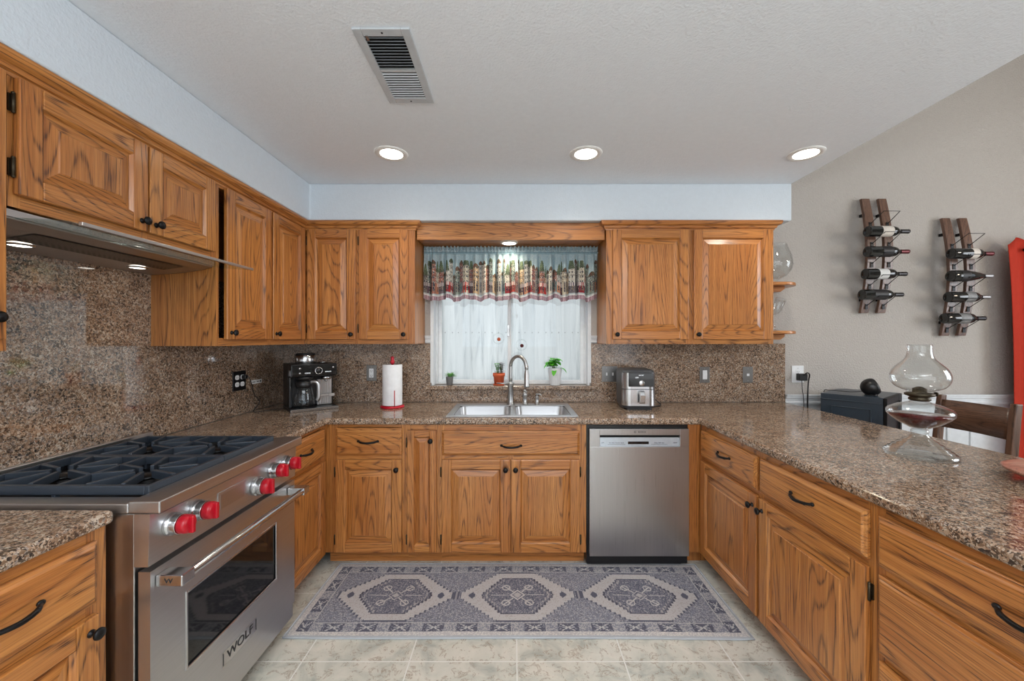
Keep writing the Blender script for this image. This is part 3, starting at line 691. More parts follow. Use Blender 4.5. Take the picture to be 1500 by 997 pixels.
# ------------------------------------------------------------------ range hood
t = thing('range_hood', 'slim stainless range hood with glass visor under the short wall cabinet', 'range hood', (UX, 1.1205, 0), RL); HW = 0.782
b = MB(); prof = [(0.012, 1.722), (0.06, 1.708), (0.16, 1.694), (0.305, 1.684), (0.305, 1.752), (0.012, 1.752)]
b.prism(prof, 0.001, HW, axis='x'); b.build('body', 'steel_dark', t, bevel=0.002)
b = MB()
nx, ny = 46, 10
for i in range(nx):
    for j in range(2):
        pass
b.add([(0.12, 0.065, 1.7045), (0.68, 0.065, 1.7045), (0.68, 0.158, 1.6922), (0.12, 0.158, 1.6922)], [(0, 1, 2, 3)], 0)
def filt():
    m = NT('hood_filter_mesh'); c = m.coords()
    v = m.node('ShaderNodeTexVoronoi'); v.inputs['Scale'].default_value = 75; v.inputs['Randomness'].default_value = 0.0; m.link(m.mapping(c, (1, 1, 1), (0, 0, 0), (0, 0, 0.785)), v.inputs['Vector'])
    m.base(m.ramp(v.outputs['Distance'], [(0.25, srgb(14, 13, 12)), (0.45, srgb(104, 98, 92))])); m.set(Metallic=0.7, Roughness=0.35); return m.m
b.build('filter', filt(), t)
for lx in (0.19, 0.60):
    b = MB(); b.lathe([(0.036, 1.6905), (0.034, 1.6855), (0.0275, 1.6850), (0.0265, 1.6862)], (lx, 0.20, 0), 28, cap=False); lr = b.build('lamp_ring', 'chrome', t)
    b = MB(); b.lathe([(0.0268, 1.6862), (0.018, 1.6846), (0, 1.6840)], (lx, 0.20, 0), 28); b.build('lamp_lens', 'hood_bulb', lr)
b = MB(); b.prism([(0.004, 1.7225), (0.004, 1.7275), (-0.150, 1.7190), (-0.150, 1.7140)], 0.02, HW+0.032, axis='x'); vs = b.build('visor', 'visor', t)
b = MB(); b.box(0.045, HW+0.032, -0.162, -0.1505, 1.7115, 1.7225); b.build('visor_edge', 'steel_x', vs, bevel=0.001)
b = MB(); b.box(0.001, HW, 0.005, 0.0115, 1.728, 1.748); b.build('front_strip', 'steel_x', t)

# ------------------------------------------------------------------ dishwasher
t = thing('dishwasher', 'stainless steel dishwasher under the counter right of the sink cabinet', 'dishwasher', (0.442, FY, 0)); DW = 0.612
b = MB(); b.box(0.001, DW, 0.004, 0.57, 0.022, CB-0.002); b.box(0.03, DW-0.03, 0.06, 0.08, 0, 0.022); b.build('tub', 'black', t)
b = MB(); X0, X1 = 0.014, DW-0.002; zp0, zp1 = 0.735, 0.805
b.box(X0, X1, -0.026, 0.0035, 0.080, zp0); b.box(X0, 0.076, -0.026, 0.0035, zp0, 0.842); b.box(0.556, X1, -0.026, 0.0035, zp0, 0.842); b.box(0.076, 0.556, -0.026, 0.0035, zp1, 0.842)
dp = b.build('door', 'steel_z', t, bevel=0.0015)
b = MB(); b.box(0.0765, 0.5555, -0.016, 0.003, zp0+0.0005, zp1-0.016); cp = b.build('control_strip', 'display', dp)
b = MB(); b.box(0.0765, 0.5555, -0.008, 0.003, zp1-0.0155, zp1-0.0005); b.build('grip_recess', 'dark_gap', dp)
b = MB(); b.box(0.247, 0.372, -0.0168, -0.0161, 0.749, 0.765); b.build('display', 'black_gloss', cp)
text('button_print', 'On  Auto  Normal  Quick', 0.0085, 'ink', cp, (0.178, -0.0164, 0.757)); text('button_print', 'Delay  Half  Start', 0.0085, 'ink', cp, (0.435, -0.0164, 0.757))
text('button_print', 'OFF', 0.009, 'ink', cp, (0.095, -0.0164, 0.757)); text('button_print', 'RESET', 0.009, 'ink', cp, (0.532, -0.0164, 0.757))
b = MB()
for (a, c) in ((0.125, 0.232), (0.386, 0.484)): b.box(a, c, -0.0166, -0.0161, 0.7475, 0.7488)
b.build('button_line', 'ink', cp)
text('lettering', 'BOSCH', 0.014, 'ink', dp, (0.328, -0.0266, 0.824), ext=0.0004)
b = MB(); 
for i in range(20):
    pass
b.lathe([(0.0062, 0), (0.0062, -0.0006), (0.0048, -0.0006), (0.0048, 0)], (0.286, -0.0262, 0.824), 20, 'y', cap=False); b.box(0.2825, 0.2895, -0.0267, -0.0262, 0.8232, 0.8248)
b.build('emblem', 'ink', dp)
b = MB(); b.box(0.004, DW-0.04, -0.0005, 0.0035, 0.022, 0.078); b.build('toe_plate', 'black', t)

# ------------------------------------------------------------------ sink and taps
t = thing('kitchen_sink', 'double bowl stainless sink set in the granite under the window', 'sink', (0, 0, CT)); zr = 0.001
b = MB(); B1 = (-0.372, -0.020, 2.475, 2.820); B2 = (0.014, 0.358, 2.475, 2.820); O = (-0.412, 0.398, 2.432, 2.922)
z0, z1 = zr, zr+0.005
b.box(O[0], O[1], O[2], B1[2], z0, z1); b.box(O[0], O[1], B1[3], O[3], z0, z1); b.box(O[0], B1[0], B1[2], B1[3], z0, z1); b.box(B1[1], B2[0], B1[2], B1[3], z0, z1); b.box(B2[1], O[1], B1[2], B1[3], z0, z1)
b.build('rim', 'steel_x', t, bevel=0.002)
for Bx in (B1, B2):
    b = MB(); e = 0.03; zb = -0.032 if False else -0.175
    top = rrect(Bx[1]-Bx[0]-0.002, Bx[3]-Bx[2]-0.002, 0.05, 6, (Bx[0]+Bx[1])/2, (Bx[2]+Bx[3])/2); bot = rrect(Bx[1]-Bx[0]-0.03, Bx[3]-Bx[2]-0.03, 0.05, 6, (Bx[0]+Bx[1])/2, (Bx[2]+Bx[3])/2)
    n = len(top); b.add([(x, y, z0) for x, y in top]+[(x, y, zb+0.015) for x, y in bot]+[((x-(Bx[0]+Bx[1])/2)*0.93+(Bx[0]+Bx[1])/2, (y-(Bx[2]+Bx[3])/2)*0.93+(Bx[2]+Bx[3])/2, zb) for x, y in bot],
        [(i, (i+1) % n, n+(i+1) % n, n+i) for i in range(n)]+[(n+i, n+(i+1) % n, 2*n+(i+1) % n, 2*n+i) for i in range(n)]+[tuple(range(2*n, 3*n))], 0, True)
    bo = b.build('basin', 'steel_x', t)
    b = MB(); b.lathe([(0.044, 0.0005), (0.042, 0.003), (0.03, 0.001), (0, 0.0012)], ((Bx[0]+Bx[1])/2, (Bx[2]+Bx[3])/2, zb), 24); b.build('drain', 'chrome', bo)
zd = CT+zr+0.0055
t = thing('kitchen_faucet', 'tall gooseneck pull-down faucet behind the sink', 'faucet', (-0.02, 2.872, zd))
b = MB(); b.lathe([(0.030, 0), (0.030, 0.006), (0.024, 0.012), (0.021, 0.03), (0.021, 0.140), (0.027, 0.148), (0.027, 0.154), (0.016, 0.164)], n=24); b.build('base', 'nickel', t)
arc = [(0, 0, 0.150), (0, 0, 0.27)]+[(0.055*(1-math.cos(a)), -0.05*(1-math.cos(a)), 0.27+0.078*math.sin(a)) for a in [PI*i/14*0.97 for i in range(1, 15)]]
b = MB(); b.tube(spline(arc, 3), 0.0125, 14); b.build('neck', 'nickel', t)
ex, ey = arc[-1][0], arc[-1][1]
b = MB(); b.lathe([(0.0135, 0.285), (0.0135, 0.262), (0.009, 0.256), (0.014, 0.246), (0.014, 0.236), (0.018, 0.226), (0.018, 0.150), (0.0205, 0.144), (0.0205, 0.138), (0.014, 0.134)], (ex+0.002, ey-0.001, 0), 20); b.build('spray_head', 'nickel', t)
b = MB(); b.box(-0.095, 0.03, -0.012, 0.012, 0.146, 0.154) if False else b.tube([(-0.02, 0, 0.147), (-0.06, 0, 0.150), (-0.10, 0, 0.152)], [0.006, 0.005, 0.0045], 10); b.build('lever', 'nickel', t)
t = thing('faucet_control', 'bell shaped nickel control handle just right of the faucet', 'faucet handle', (0.083, 2.875, zd))
b = MB(); b.lathe([(0.022, 0), (0.022, 0.006), (0.016, 0.012), (0.016, 0.058), (0.021, 0.064), (0.014, 0.082), (0.006, 0.090)], n=20); b.build('body', 'nickel', t)
b = MB(); b.ball((0, 0, 0.096), 0.011); b.tube([(0, 0, 0.095), (0.014, -0.025, 0.092)], 0.004, 8); b.build('handle', 'nickel', t)
t = thing('soap_dispenser', 'small nickel soap pump at the right back corner of the sink', 'soap dispenser', (0.170, 2.875, zd))
b = MB(); b.lathe([(0.018, 0), (0.018, 0.006), (0.013, 0.010), (0.013, 0.050), (0.015, 0.054), (0.006, 0.060), (0.006, 0.068)], n=18); b.build('body', 'nickel', t)
b = MB(); b.lathe([(0.010, 0.068), (0.010, 0.076)], n=14); b.tube([(0, 0, 0.072), (0.022, -0.014, 0.073), (0.032, -0.02, 0.066)], 0.0045, 8); b.build('spout', 'nickel', t)

# ------------------------------------------------------------------ rug
rr = random.Random(21); RN = [[rr.random() for _ in range(400)] for _ in range(900)]
def rug_col(u, v):
    """u along length -1.08..1.08, v -0.3..0.3; 5 mm knots"""
    U = round(u/0.005); V = round(v/0.005); r = RN[(U+400) % 900][(V+200) % 400]
    cream = (184, 181, 182); grey = (130, 132, 144); dark = (92, 94, 108); mid = (118, 118, 130)
    def sp(c, a, q, p): return q if r < p else c
    au, av = abs(u), abs(v)
    e = min(1.082-au, 0.302-av)
    if e < 0.010: return (172, 176, 180)
    if e < 0.036: return sp(cream, r, (206, 202, 198), 0.4)
    if e < 0.088:
        s = (u if 0.302-av < 1.082-au else v)
        ph = (s % 0.16)-0.08; w = e-0.062
        if abs(ph) < 0.05:
            if abs(abs(ph)-abs(w)*1.5) < 0.005 and abs(w) < 0.022: return (186, 184, 184)
            if abs(w) < 0.004 and abs(ph) < 0.03: return (170, 170, 174)
            return dark if r > 0.18 else (140, 140, 150)
        return grey if r < 0.5 else (170, 168, 170)
    if e < 0.094: return (180, 178, 178)
    # field
    c = grey if r < 0.55 else ((164, 162, 166) if r < 0.8 else (112, 112, 122))
    k = min((-0.652, 0.0, 0.652), key=lambda q: abs(u-q)); du = abs(u-k); q = math.floor(av/0.018+0.5)*0.018
    hexo = 0.302-max(0, q-0.018)*1.12; hexi = 0.185-max(0, q-0.012)*0.80
    if av < 0.200 and du < hexo+0.007:
        c = dark
        if du < hexo and av < 0.194:
            c = cream if r < 0.8 else (172, 166, 164)
            if 0.225 < du < 0.26 and abs(av-0) < 0.028-abs(du-0.242)*1.2: c = dark
            if av < 0.148 and du < hexi+0.008:
                c = (84, 84, 96)
                if du < hexi and av < 0.142:
                    c = mid if r < 0.55 else (dark if r < 0.85 else (156, 154, 158))
                    if q < 0.130 and abs(du-(hexi-0.018)) < 0.0035: c = (164, 160, 160)
                    d = du+av*1.0
                    if abs(d-0.038) < 0.004: c = (196, 192, 190)
                    elif d < 0.022: c = (176, 172, 172)
                    if abs(du-av*1.0) < 0.005 and 0.045 < d < 0.15: c = (190, 186, 184)
                    if abs(math.hypot(du-0.062, av-0.062)-0.020) < 0.0035: c = (186, 182, 180)
                    if av < 0.004 and 0.05 < du < 0.14: c = (186, 182, 180)
    elif abs(av) < 0.03 and abs(abs(u)-0.326) < 0.016: c = dark if abs(abs(abs(u)-0.326)-0.010) < 0.004 else (150, 148, 152)
    return c
def painted_grid(name, mat, nu, nv, pos, colf, parent=None):
    b = MB(); b.grid(pos, nu, nv); o = b.build(name, mat, parent); me = o.data
    at = me.color_attributes.new('paint', 'FLOAT_COLOR', 'CORNER'); data = []
    cache = {}
    for j in range(nv):
        for i in range(nu):
            c = colf((i+0.5)/nu, (j+0.5)/nv)
            if c not in cache: cache[c] = list(srgb(*c))
            data += cache[c]*4
    at.data.foreach_set('color', data); return o
M['rug'] = attr_mat('woven_rug', 0.95, bump=(420, 0.5, 0.002))
random.seed(3)
rt = thing('runner_rug', 'grey runner rug with three hexagonal medallions on the tiled floor', 'rug', (0.022, 2.142, 0))
def rugpos(a, c):
    u, v = (a-0.5)*2.164, (c-0.5)*0.604; e = min(1.082-abs(u), 0.302-abs(v))
    return (u, v+0.004*math.sin(u*3.1+0.7), 0.0075+0.0016*math.sin(u*5+v*9)*min(1, e/0.05)-(0.004 if e < 0.004 else 0))
painted_grid('pile', 'rug', 433, 121, rugpos, lambda a, c: rug_col((a-0.5)*2.164, (c-0.5)*0.604), rt)
b = MB(); 
edge = [(-1.084+2.168*i/40, -0.304+0.004*math.sin((-1.084+2.168*i/40)*3.1+0.7), 0.0045) for i in range(41)]
edge2 = [(1.084-2.168*i/40, 0.304+0.004*math.sin((1.084-2.168*i/40)*3.1+0.7), 0.0045) for i in range(41)]
b.tube(edge+[(1.085, 0.0, 0.0045)]+edge2+[(-1.085, 0.0, 0.0045), edge[0]], 0.0042, 8); b.build('binding', plain('rug_binding', srgb(176, 180, 186), 0.9), rt)
rt.rotation_euler.z = math.radians(-0.25)

# ------------------------------------------------------------------ window valance
def town():
    rnd = random.Random(11); L = []; x = 0
    while x < 1:
        w = rnd.uniform(0.012, 0.030); L.append((x, x+w, rnd.choice([(206, 198, 180), (190, 186, 178), (170, 120, 108), (140, 150, 142), (200, 172, 140), (168, 178, 184), (150, 104, 96), (216, 210, 198), (126, 124, 120)]),
            rnd.uniform(0.30, 0.58), rnd.choice([(190, 66, 62), (150, 60, 66), (110, 138, 138), (200, 140, 110), (96, 70, 80), (188, 84, 76), (120, 112, 118)]), rnd.random())); x += w
    return L
TOWN = town(); prnd = random.Random(4); PN = [[prnd.random() for _ in range(91)] for _ in range(621)]
def val_col(a, c):
    """a along the cloth 0..1, c 0 bottom .. 1 top"""
    t = 1-c; r = PN[int(a*620)][int(c*90)]
    if t < 0.10: return (150, 178, 190) if r < 0.5 else (196, 212, 216)
    if t < 0.115: return (112, 140, 152)
    if t < 0.14: return (150, 178, 188)
    if t > 0.925: return (220, 212, 216) if int(a*620) % 3 == 0 else ((134, 84, 100) if r < 0.6 else (170, 126, 138))
    if t > 0.895: return (226, 224, 222)
    if t > 0.875: return (192, 200, 202)
    for (x0, x1, wall, top, shop, q) in TOWN:
        if x0 <= a < x1:
            f = (a-x0)/(x1-x0)
            tree = top-0.03-0.05*math.sin(f*PI)
            if t < tree:
                if q > 0.45 and t > max(0.27, tree-0.14*math.sin(f*PI)): return (88, 106, 84) if r < 0.55 else (128, 138, 112)
                return (176, 200, 208) if r < 0.75 else (200, 214, 216)
            if t < top: return (84, 96, 80) if r < 0.55 else ((118, 124, 104) if q > 0.4 else (142, 92, 82))
            if t > 0.68:
                if t < 0.74 and q > 0.4: return shop if int(f*8) % 2 == 0 else (230, 222, 216)
                if 0.2 < f < 0.45 or 0.6 < f < 0.85: return ((70, 70, 82) if r < 0.7 else (170, 150, 130)) if t < 0.83 else (shop if q > 0.5 else wall)
                return shop if q > 0.35 else wall
            if r > 0.90: return (110, 96, 92)
            if r < 0.08: return (228, 222, 210)
            if (int(f*5) % 2 == 1) and (int(t*34) % 3 == 1): return (84, 88, 96)
            if int(t*34) % 6 == 0: return tuple(int(k*0.8) for k in wall)
            return wall
    return (170, 190, 196)
M['valance'] = attr_mat('printed_valance_cloth', 0.9, transl=0.30)
VX0, VX1, VZ0, VZ1, VY = -0.656, 0.620, 1.668, 2.060, 2.94
rnd = random.Random(5); ph = [rnd.uniform(0, 6.28) for _ in range(6)]
def valpos(a, c):
    t = 1-c
    amp = 0.006+0.014*min(1, max(0, t-0.1)/0.4)
    s = a*2*PI
    y = amp*(math.sin(s*21+ph[0]+1.2*math.sin(s*3+ph[1]))+0.5*math.sin(s*37+ph[2]))
    if t < 0.13: y = 0.010*math.sin(s*46+ph[3]+2*math.sin(s*5))*(0.4 if 0.08 < t else 1)
    if 0.06 < t < 0.15: y = 0.4*y-0.003
    x = VX0+(VX1-VX0)*a+0.006*math.cos(s*21+ph[0]+1.2*math.sin(s*3+ph[1]))*min(1, t*2)
    z = VZ1-(VZ1-VZ0)*t*(1+0.025*math.sin(s*8+ph[4])+0.015*math.sin(s*13+ph[5]))
    if c > 0.999: z += 0.004*math.sin(s*46+1)
    return (x, VY+y, z)
t = thing('window_valance', 'gathered curtain valance printed with a townscape over the window', 'curtain', (0, 0, 0))
painted_grid('cloth', 'valance', 620, 90, valpos, val_col, t)
b = MB(); b.tube([(-0.661, VY+0.012, VZ1-0.042), (0.626, VY+0.012, VZ1-0.042)], 0.004, 8); b.build('rod', 'white_plastic', t)

# ------------------------------------------------------------------ recessed lights, vent
def downlight(x, y, label, e=16):
    t = thing('recessed_light', label, 'ceiling light', (x, y, CEIL), 0, 'recessed ceiling lights')
    b = MB(); b.lathe([(0.092, -0.0005), (0.090, -0.006), (0.072, -0.008), (0.062, -0.004)], n=36, cap=False); b.build('trim_ring', 'trim_white', t)
    b = MB(); b.lathe([(0.0625, -0.0045), (0.0625, -0.003)], n=32); b.build('lens', 'bulb', t)
    d = lamp('recessed_lamp', 'SPOT', (0, 0, -0.02), (0, 0, 0), e, (1, 0.90, 0.76), spot_size=math.radians(140), spot_blend=0.6, shadow_soft_size=0.06); d.parent = t
downlight(-0.69, 2.26, 'round recessed ceiling light left of the sink, nearest the vent')
downlight(0.41, 2.26, 'round recessed ceiling light above the dishwasher, middle of the three')
downlight(1.655, 2.26, 'round recessed ceiling light at the right edge of the ceiling')
t = thing('puck_light', 'small round light under the oak board over the window', 'light', (-0.03, 2.845, 2.0715))
b = MB(); b.lathe([(0.062, 0), (0.060, -0.010), (0.048, -0.012), (0.046, -0.008)], n=32, cap=False); b.build('ring', 'trim_white', t)
b = MB(); b.lathe([(0.0465, -0.010), (0.0465, -0.007)], n=28); b.build('lens', 'bulb', t)
d = lamp('puck_lamp', 'SPOT', (0, 0, -0.02), (0, 0, 0), 9, (1, 0.88, 0.62), spot_size=math.radians(150), spot_blend=0.7, shadow_soft_size=0.05); d.parent = t

t = thing('ceiling_vent', 'white louvered air vent in the ceiling', 'vent', (-0.448, 1.555, CEIL), 0); 
b = MB(); w, h = 0.098, 0.212
for (a, c, d, e) in ((-w, -0.068, -h, h), (0.068, w, -h, h), (-0.068, 0.068, -h, -0.178), (-0.068, 0.068, 0.178, h), (-0.068, 0.068, -0.008, 0.008)): b.box(a, c, d, e, -0.008, -0.0005)
b.build('frame', 'vent_paint', t, bevel=0.002)
b = MB(); b.box(-0.068, 0.068, -0.178, 0.178, -0.0015, -0.0005); b.build('duct', 'dark_gap', t)
for (ya, yb, tilt) in ((-0.178, -0.008, 1), (0.008, 0.178, -1)):
    b = MB(); n = 11
    for i in range(n):
        yc = ya+(i+0.5)*(yb-ya)/n; q = 0.0034 if tilt > 0 else 0.0022; zt = -0.002 if tilt > 0 else -0.0062; b.add([(-0.068, yc-q*tilt, -0.009), (0.068, yc-q*tilt, -0.009), (0.068, yc+q*tilt, zt), (-0.068, yc+q*tilt, zt), (-0.068, yc-q*tilt, -0.0098), (0.068, yc-q*tilt, -0.0098), (0.068, yc+q*tilt, zt-0.0008), (-0.068, yc+q*tilt, zt-0.0008)],
            [(0, 1, 2, 3), (7, 6, 5, 4), (0, 4, 5, 1), (1, 5, 6, 2), (2, 6, 7, 3), (3, 7, 4, 0)])
    b.build('louvers', 'vent_paint', t)
b = MB(); b.box(-0.06, -0.052, -0.185, -0.165, -0.012, -0.009); b.build('lever', 'nickel', t)
for s in (-1, 1):
    b = MB(); b.lathe([(0.004, -0.008), (0.003, -0.0095)], (0, s*0.195, 0), 10); b.build('screw', 'ink', t)

# ------------------------------------------------------------------ outlets and switches
def plate(name, label, cat, loc, rotz, w, h, mat, holes):
    t = thing(name, label, cat, loc, rotz); b = MB(); b.box(-w/2, w/2, -0.006, -0.0005, -h/2, h/2); b.build('plate', mat, t, bevel=0.002)
    for kind, x in holes:
        if kind == 'duplex':
            b = MB(); b.prism(rrect(0.033, 0.068, 0.004, 3, x, 0), -0.0085, -0.0062, axis='y'); o = b.build('socket', 'white_plastic', t)
            b = MB()
            for z in (-0.018, 0.018):
                b.box(x-0.0075, x-0.0055, -0.009, -0.0084, z-0.005, z+0.005); b.box(x+0.0055, x+0.0075, -0.009, -0.0084, z-0.005, z+0.005); b.lathe([(0.0025, -0.0084), (0.0025, -0.009)], (x, 0, z-0.010), 8, 'y')
            b.build('slot', 'ink', o)
        if kind == 'toggle':
            b = MB(); b.box(x-0.005, x+0.005, -0.014, -0.0062, -0.011, 0.011); b.build('toggle', 'white_plastic', t, bevel=0.001)
        if kind == 'rocker':
            b = MB(); b.prism([(-0.0062, -0.034), (-0.0078, -0.034), (-0.0105, 0.0), (-0.0082, 0.034), (-0.0062, 0.034)], x-0.0165, x+0.0165, axis='x'); b.build('rocker', 'white_plastic', t)
        if kind == 'jack':
            b = MB(); b.box(x-0.009, x+0.009, -0.009, -0.0062, -0.009, 0.009); b.build('jack', 'white_plastic', t)
        b = MB()
        for z in (-0.045, 0.045): b.lathe([(0.003, -0.006), (0.0025, -0.0072)], (x, 0, z), 8, 'y')
        b.build('screw', 'nickel', t)
    return t
yw = YB-0.0205
plate('wall_outlet', 'white duplex outlet in a steel plate left of the paper towels', 'outlet', (-1.068, yw, 1.125), 0, 0.075, 0.120, 'plate', [('duplex', 0)])
plate('light_switch', 'steel plate with two toggle switches left of the air fryer', 'switch', (0.724, yw, 1.118), 0, 0.118, 0.118, 'plate', [('toggle', -0.023), ('toggle', 0.023)])
plate('light_switch', 'steel plate with one white rocker switch right of the air fryer', 'switch', (1.440, yw, 1.112), 0, 0.075, 0.120, 'plate', [('rocker', 0)])
plate('phone_jack', 'dark steel wall plate with a small square jack, near the end of the backsplash', 'wall plate', (1.765, yw, 1.112), 0, 0.075, 0.120, 'plate', [('jack', 0)])
plate('wall_outlet', 'white outlet on the dining wall with a black adapter plugged in', 'outlet', (2.155, YB, 1.115), 0, 0.090, 0.128, 'white_plastic', [('duplex', 0)])
t = plate('wall_outlet', 'black four socket outlet on the left backsplash beside the coffee machine', 'outlet', (XL+0.0205, 2.515, 1.118), RL, 0.118, 0.122, 'black', [])
for x in (-0.024, 0.024):
    for z in (-0.022, 0.022):
        b = MB(); b.prism(rrect(0.034, 0.029, 0.012, 4, x, z), -0.0085, -0.0062, axis='y'); o = b.build('socket', 'white_plastic', t)
        b = MB(); b.box(x-0.0075, x-0.0055, -0.009, -0.0084, z-0.005, z+0.005); b.box(x+0.0055, x+0.0075, -0.009, -0.0084, z-0.005, z+0.005); b.build('slot', 'ink', o)
t = thing('sticker', 'narrow white printed sticker on the left backsplash beside the coffee machine', 'sticker', (XL+0.0205, 2.69, 1.095), RL)
b = MB(); b.box(-0.055, 0.055, -0.001, -0.0002, -0.013, 0.013); b.build('backing', 'lab_white', t)
b = MB(); b.box(-0.047, -0.015, -0.0014, -0.001, -0.003, 0.002); b.box(0.0, 0.022, -0.0014, -0.001, -0.003, 0.002); b.box(0.032, 0.046, -0.0014, -0.001, -0.006, 0.006); b.build('print', 'ink', t)
# adapter + cords on the dining wall
t = thing('power_adapter', 'black power adapter plugged into the white dining wall outlet', 'adapter', (2.165, YB-0.0095, 1.10))
b = MB(); b.box(-0.028, 0.030, -0.045, -0.0005, -0.030, 0.022); b.build('brick', 'black', t, bevel=0.004)
b = MB(); b.tube(spline([(0.0, -0.045, 0.012), (0.012, -0.060, 0.030), (0.034, -0.055, 0.015), (0.036, -0.040, -0.05), (0.034, -0.036, -0.2), (0.04, -0.034, -0.35), (0.05, -0.034, -1.05)], 8), 0.0045, 8); b.build('cord', 'black', t)
b = MB(); b.tube(spline([(-0.004, -0.03, -0.030), (-0.004, -0.034, -0.10), (0.006, -0.036, -0.20), (0.004, -0.034, -0.5), (0.0, -0.034, -1.05)], 8), 0.0025, 8); b.build('cord', 'black', t)

# ------------------------------------------------------------------ coffee machine (front faces the room diagonally)
cmach = t = thing('coffee_machine', 'black and steel coffee machine with glass carafe in the corner', 'coffee maker', (-1.435, 2.575, CT), math.radians(40)); w, d = 0.285, 0.25
b = MB(); b.box(0.0, w, 0.10, d, 0.02, 0.31); b.box(0.0, w, 0.0, 0.10, 0.225, 0.31); b.box(0, 0.02, 0.06, 0.10, 0.02, 0.225); b.build('body', 'black', t, bevel=0.008, seg=3)
b = MB(); b.box(-0.002, w+0.002, -0.012, d-0.01, 0.001, 0.020); ba = b.build('base', 'black', t, bevel=0.004)
b = MB(); b.box(-0.004, w+0.004, -0.018, -0.0125, 0.0015, 0.019); b.build('front_trim', 'chrome', ba, bevel=0.001)
b = MB(); b.box(0.004, w-0.004, -0.005, -0.0005, 0.232, 0.303); cp = b.build('control_panel', 'black_gloss', t, bevel=0.002)
b = MB(); b.lathe([(0.024, -0.005), (0.024, -0.012), (0.020, -0.013), (0.020, -0.006)], (0.165, 0, 0.264), 28, 'y', cap=False); b.build('dial_ring', 'chrome', cp)
b = MB(); b.lathe([(0.0195, -0.006), (0.0195, -0.011), (0, -0.0115)], (0.165, 0, 0.264), 24, 'y'); b.build('dial', 'black', cp)
for (x, z) in ((0.052, 0.282), (0.052, 0.250), (0.258, 0.284)):
    b = MB(); b.lathe([(0.008, -0.0052), (0.008, -0.008), (0, -0.0082)], (x, 0, z), 16, 'y'); b.build('button', 'chrome', cp)
text('lettering', 'COFFEE', 0.010, 'white_ink', cp, (0.098, -0.0056, 0.250), ext=0.0003); text('lettering', 'ESPRESSO', 0.009, 'white_ink', cp, (0.225, -0.0056, 0.255), ext=0.0003)
b = MB(); b.lathe([(0.062, 0.311), (0.064, 0.316), (0.064, 0.362), (0.060, 0.366)], (0.115, 0.13, 0), 30); hp = b.build('hopper', 'chrome', t)
b = MB(); b.lathe([(0.062, 0.3665), (0.062, 0.374), (0.05, 0.378), (0, 0.379)], (0.115, 0.13, 0), 30); b.build('lid', 'black', hp)
b = MB(); b.lathe([(0.030, 0.311), (0.030, 0.318), (0, 0.319)], (0.225, 0.12, 0), 24); b.build('tamper_lid', 'chrome', t)
b = MB(); b.lathe([(0.034, 0.2245), (0.034, 0.204), (0.028, 0.200)], (0.225, 0.048, 0), 24); b.lathe([(0.012, 0.2), (0.008, 0.185)], (0.225, 0.048, 0), 14); b.build('group_head', 'chrome', t)
b = MB(); b.box(0.178, 0.272, 0.082, 0.0995, 0.022, 0.2)
for i in range(6): b.box(0.180+i*0.0155, 0.189+i*0.0155, 0.077, 0.0825, 0.024, 0.198)
b.build('ribbed_panel', 'steel_z', t, bevel=0.002)
b = MB(); b.box(0.176, 0.274, 0.02, 0.076, 0.088, 0.098); b.box(0.236, 0.272, 0.012, 0.0195, 0.084, 0.104); b.build('cup_rest', 'steel_dark', t, bevel=0.002)
b = MB(); b.box(-0.0015, -0.0002, 0.012, 0.060, 0.235, 0.270); b.build('side_badge', 'display', t)
b = MB(); b.lathe([(0.050, 0.2245), (0.050, 0.214), (0.03, 0.196), (0.02, 0.19)], (0.088, 0.03, 0), 24); b.build('brew_basket', 'black', t)
# carafe rests on the base: a thing of its own
ct = thing('coffee_carafe', 'empty glass coffee carafe standing in the coffee machine', 'carafe', (-1.435, 2.575, CT+0.0205), math.radians(40))
b = MB(); c0 = (0.085, 0.036, 0)
b.lathe([(0.042, 0.0), (0.057, 0.006), (0.062, 0.022), (0.060, 0.065), (0.051, 0.115), (0.044, 0.140), (0.042, 0.140), (0.0495, 0.114), (0.0585, 0.065), (0.0605, 0.023), (0.055, 0.008), (0, 0.003)], c0, 32); b.build('jug', 'coffee_glass', ct)
b = MB(); b.lathe([(0.046, 0.135), (0.050, 0.145), (0.050, 0.172), (0.036, 0.180), (0, 0.181)], c0, 28); b.build('lid', 'black', ct)
b = MB(); b.tube(spline([(0.112, 0.012, 0.168), (0.142, -0.010, 0.170), (0.158, -0.020, 0.150), (0.160, -0.020, 0.07), (0.153, -0.014, 0.045)], 6), [0.009]*25, 10, squash=1.5); b.build('handle', 'nickel', ct)
b = MB(); b.tube(spline([(-1.722, 2.539, 1.14), (-1.690, 2.545, 1.142), (-1.680, 2.56, 1.10), (-1.70, 2.62, 1.02), (-1.69, 2.66, 0.965), (-1.68, 2.60, 0.93), (-1.67, 2.575, 0.911), (-1.62, 2.64, 0.910), (-1.555, 2.70, 0.911)], 8), 0.0028, 8); co = attach(b.build('power_cord', 'black'), cmach)
b = MB(); b.box(-1.7205, -1.695, 2.526, 2.552, 1.128, 1.152); attach(b.build('plug', 'black', bevel=0.003), co, cmach)

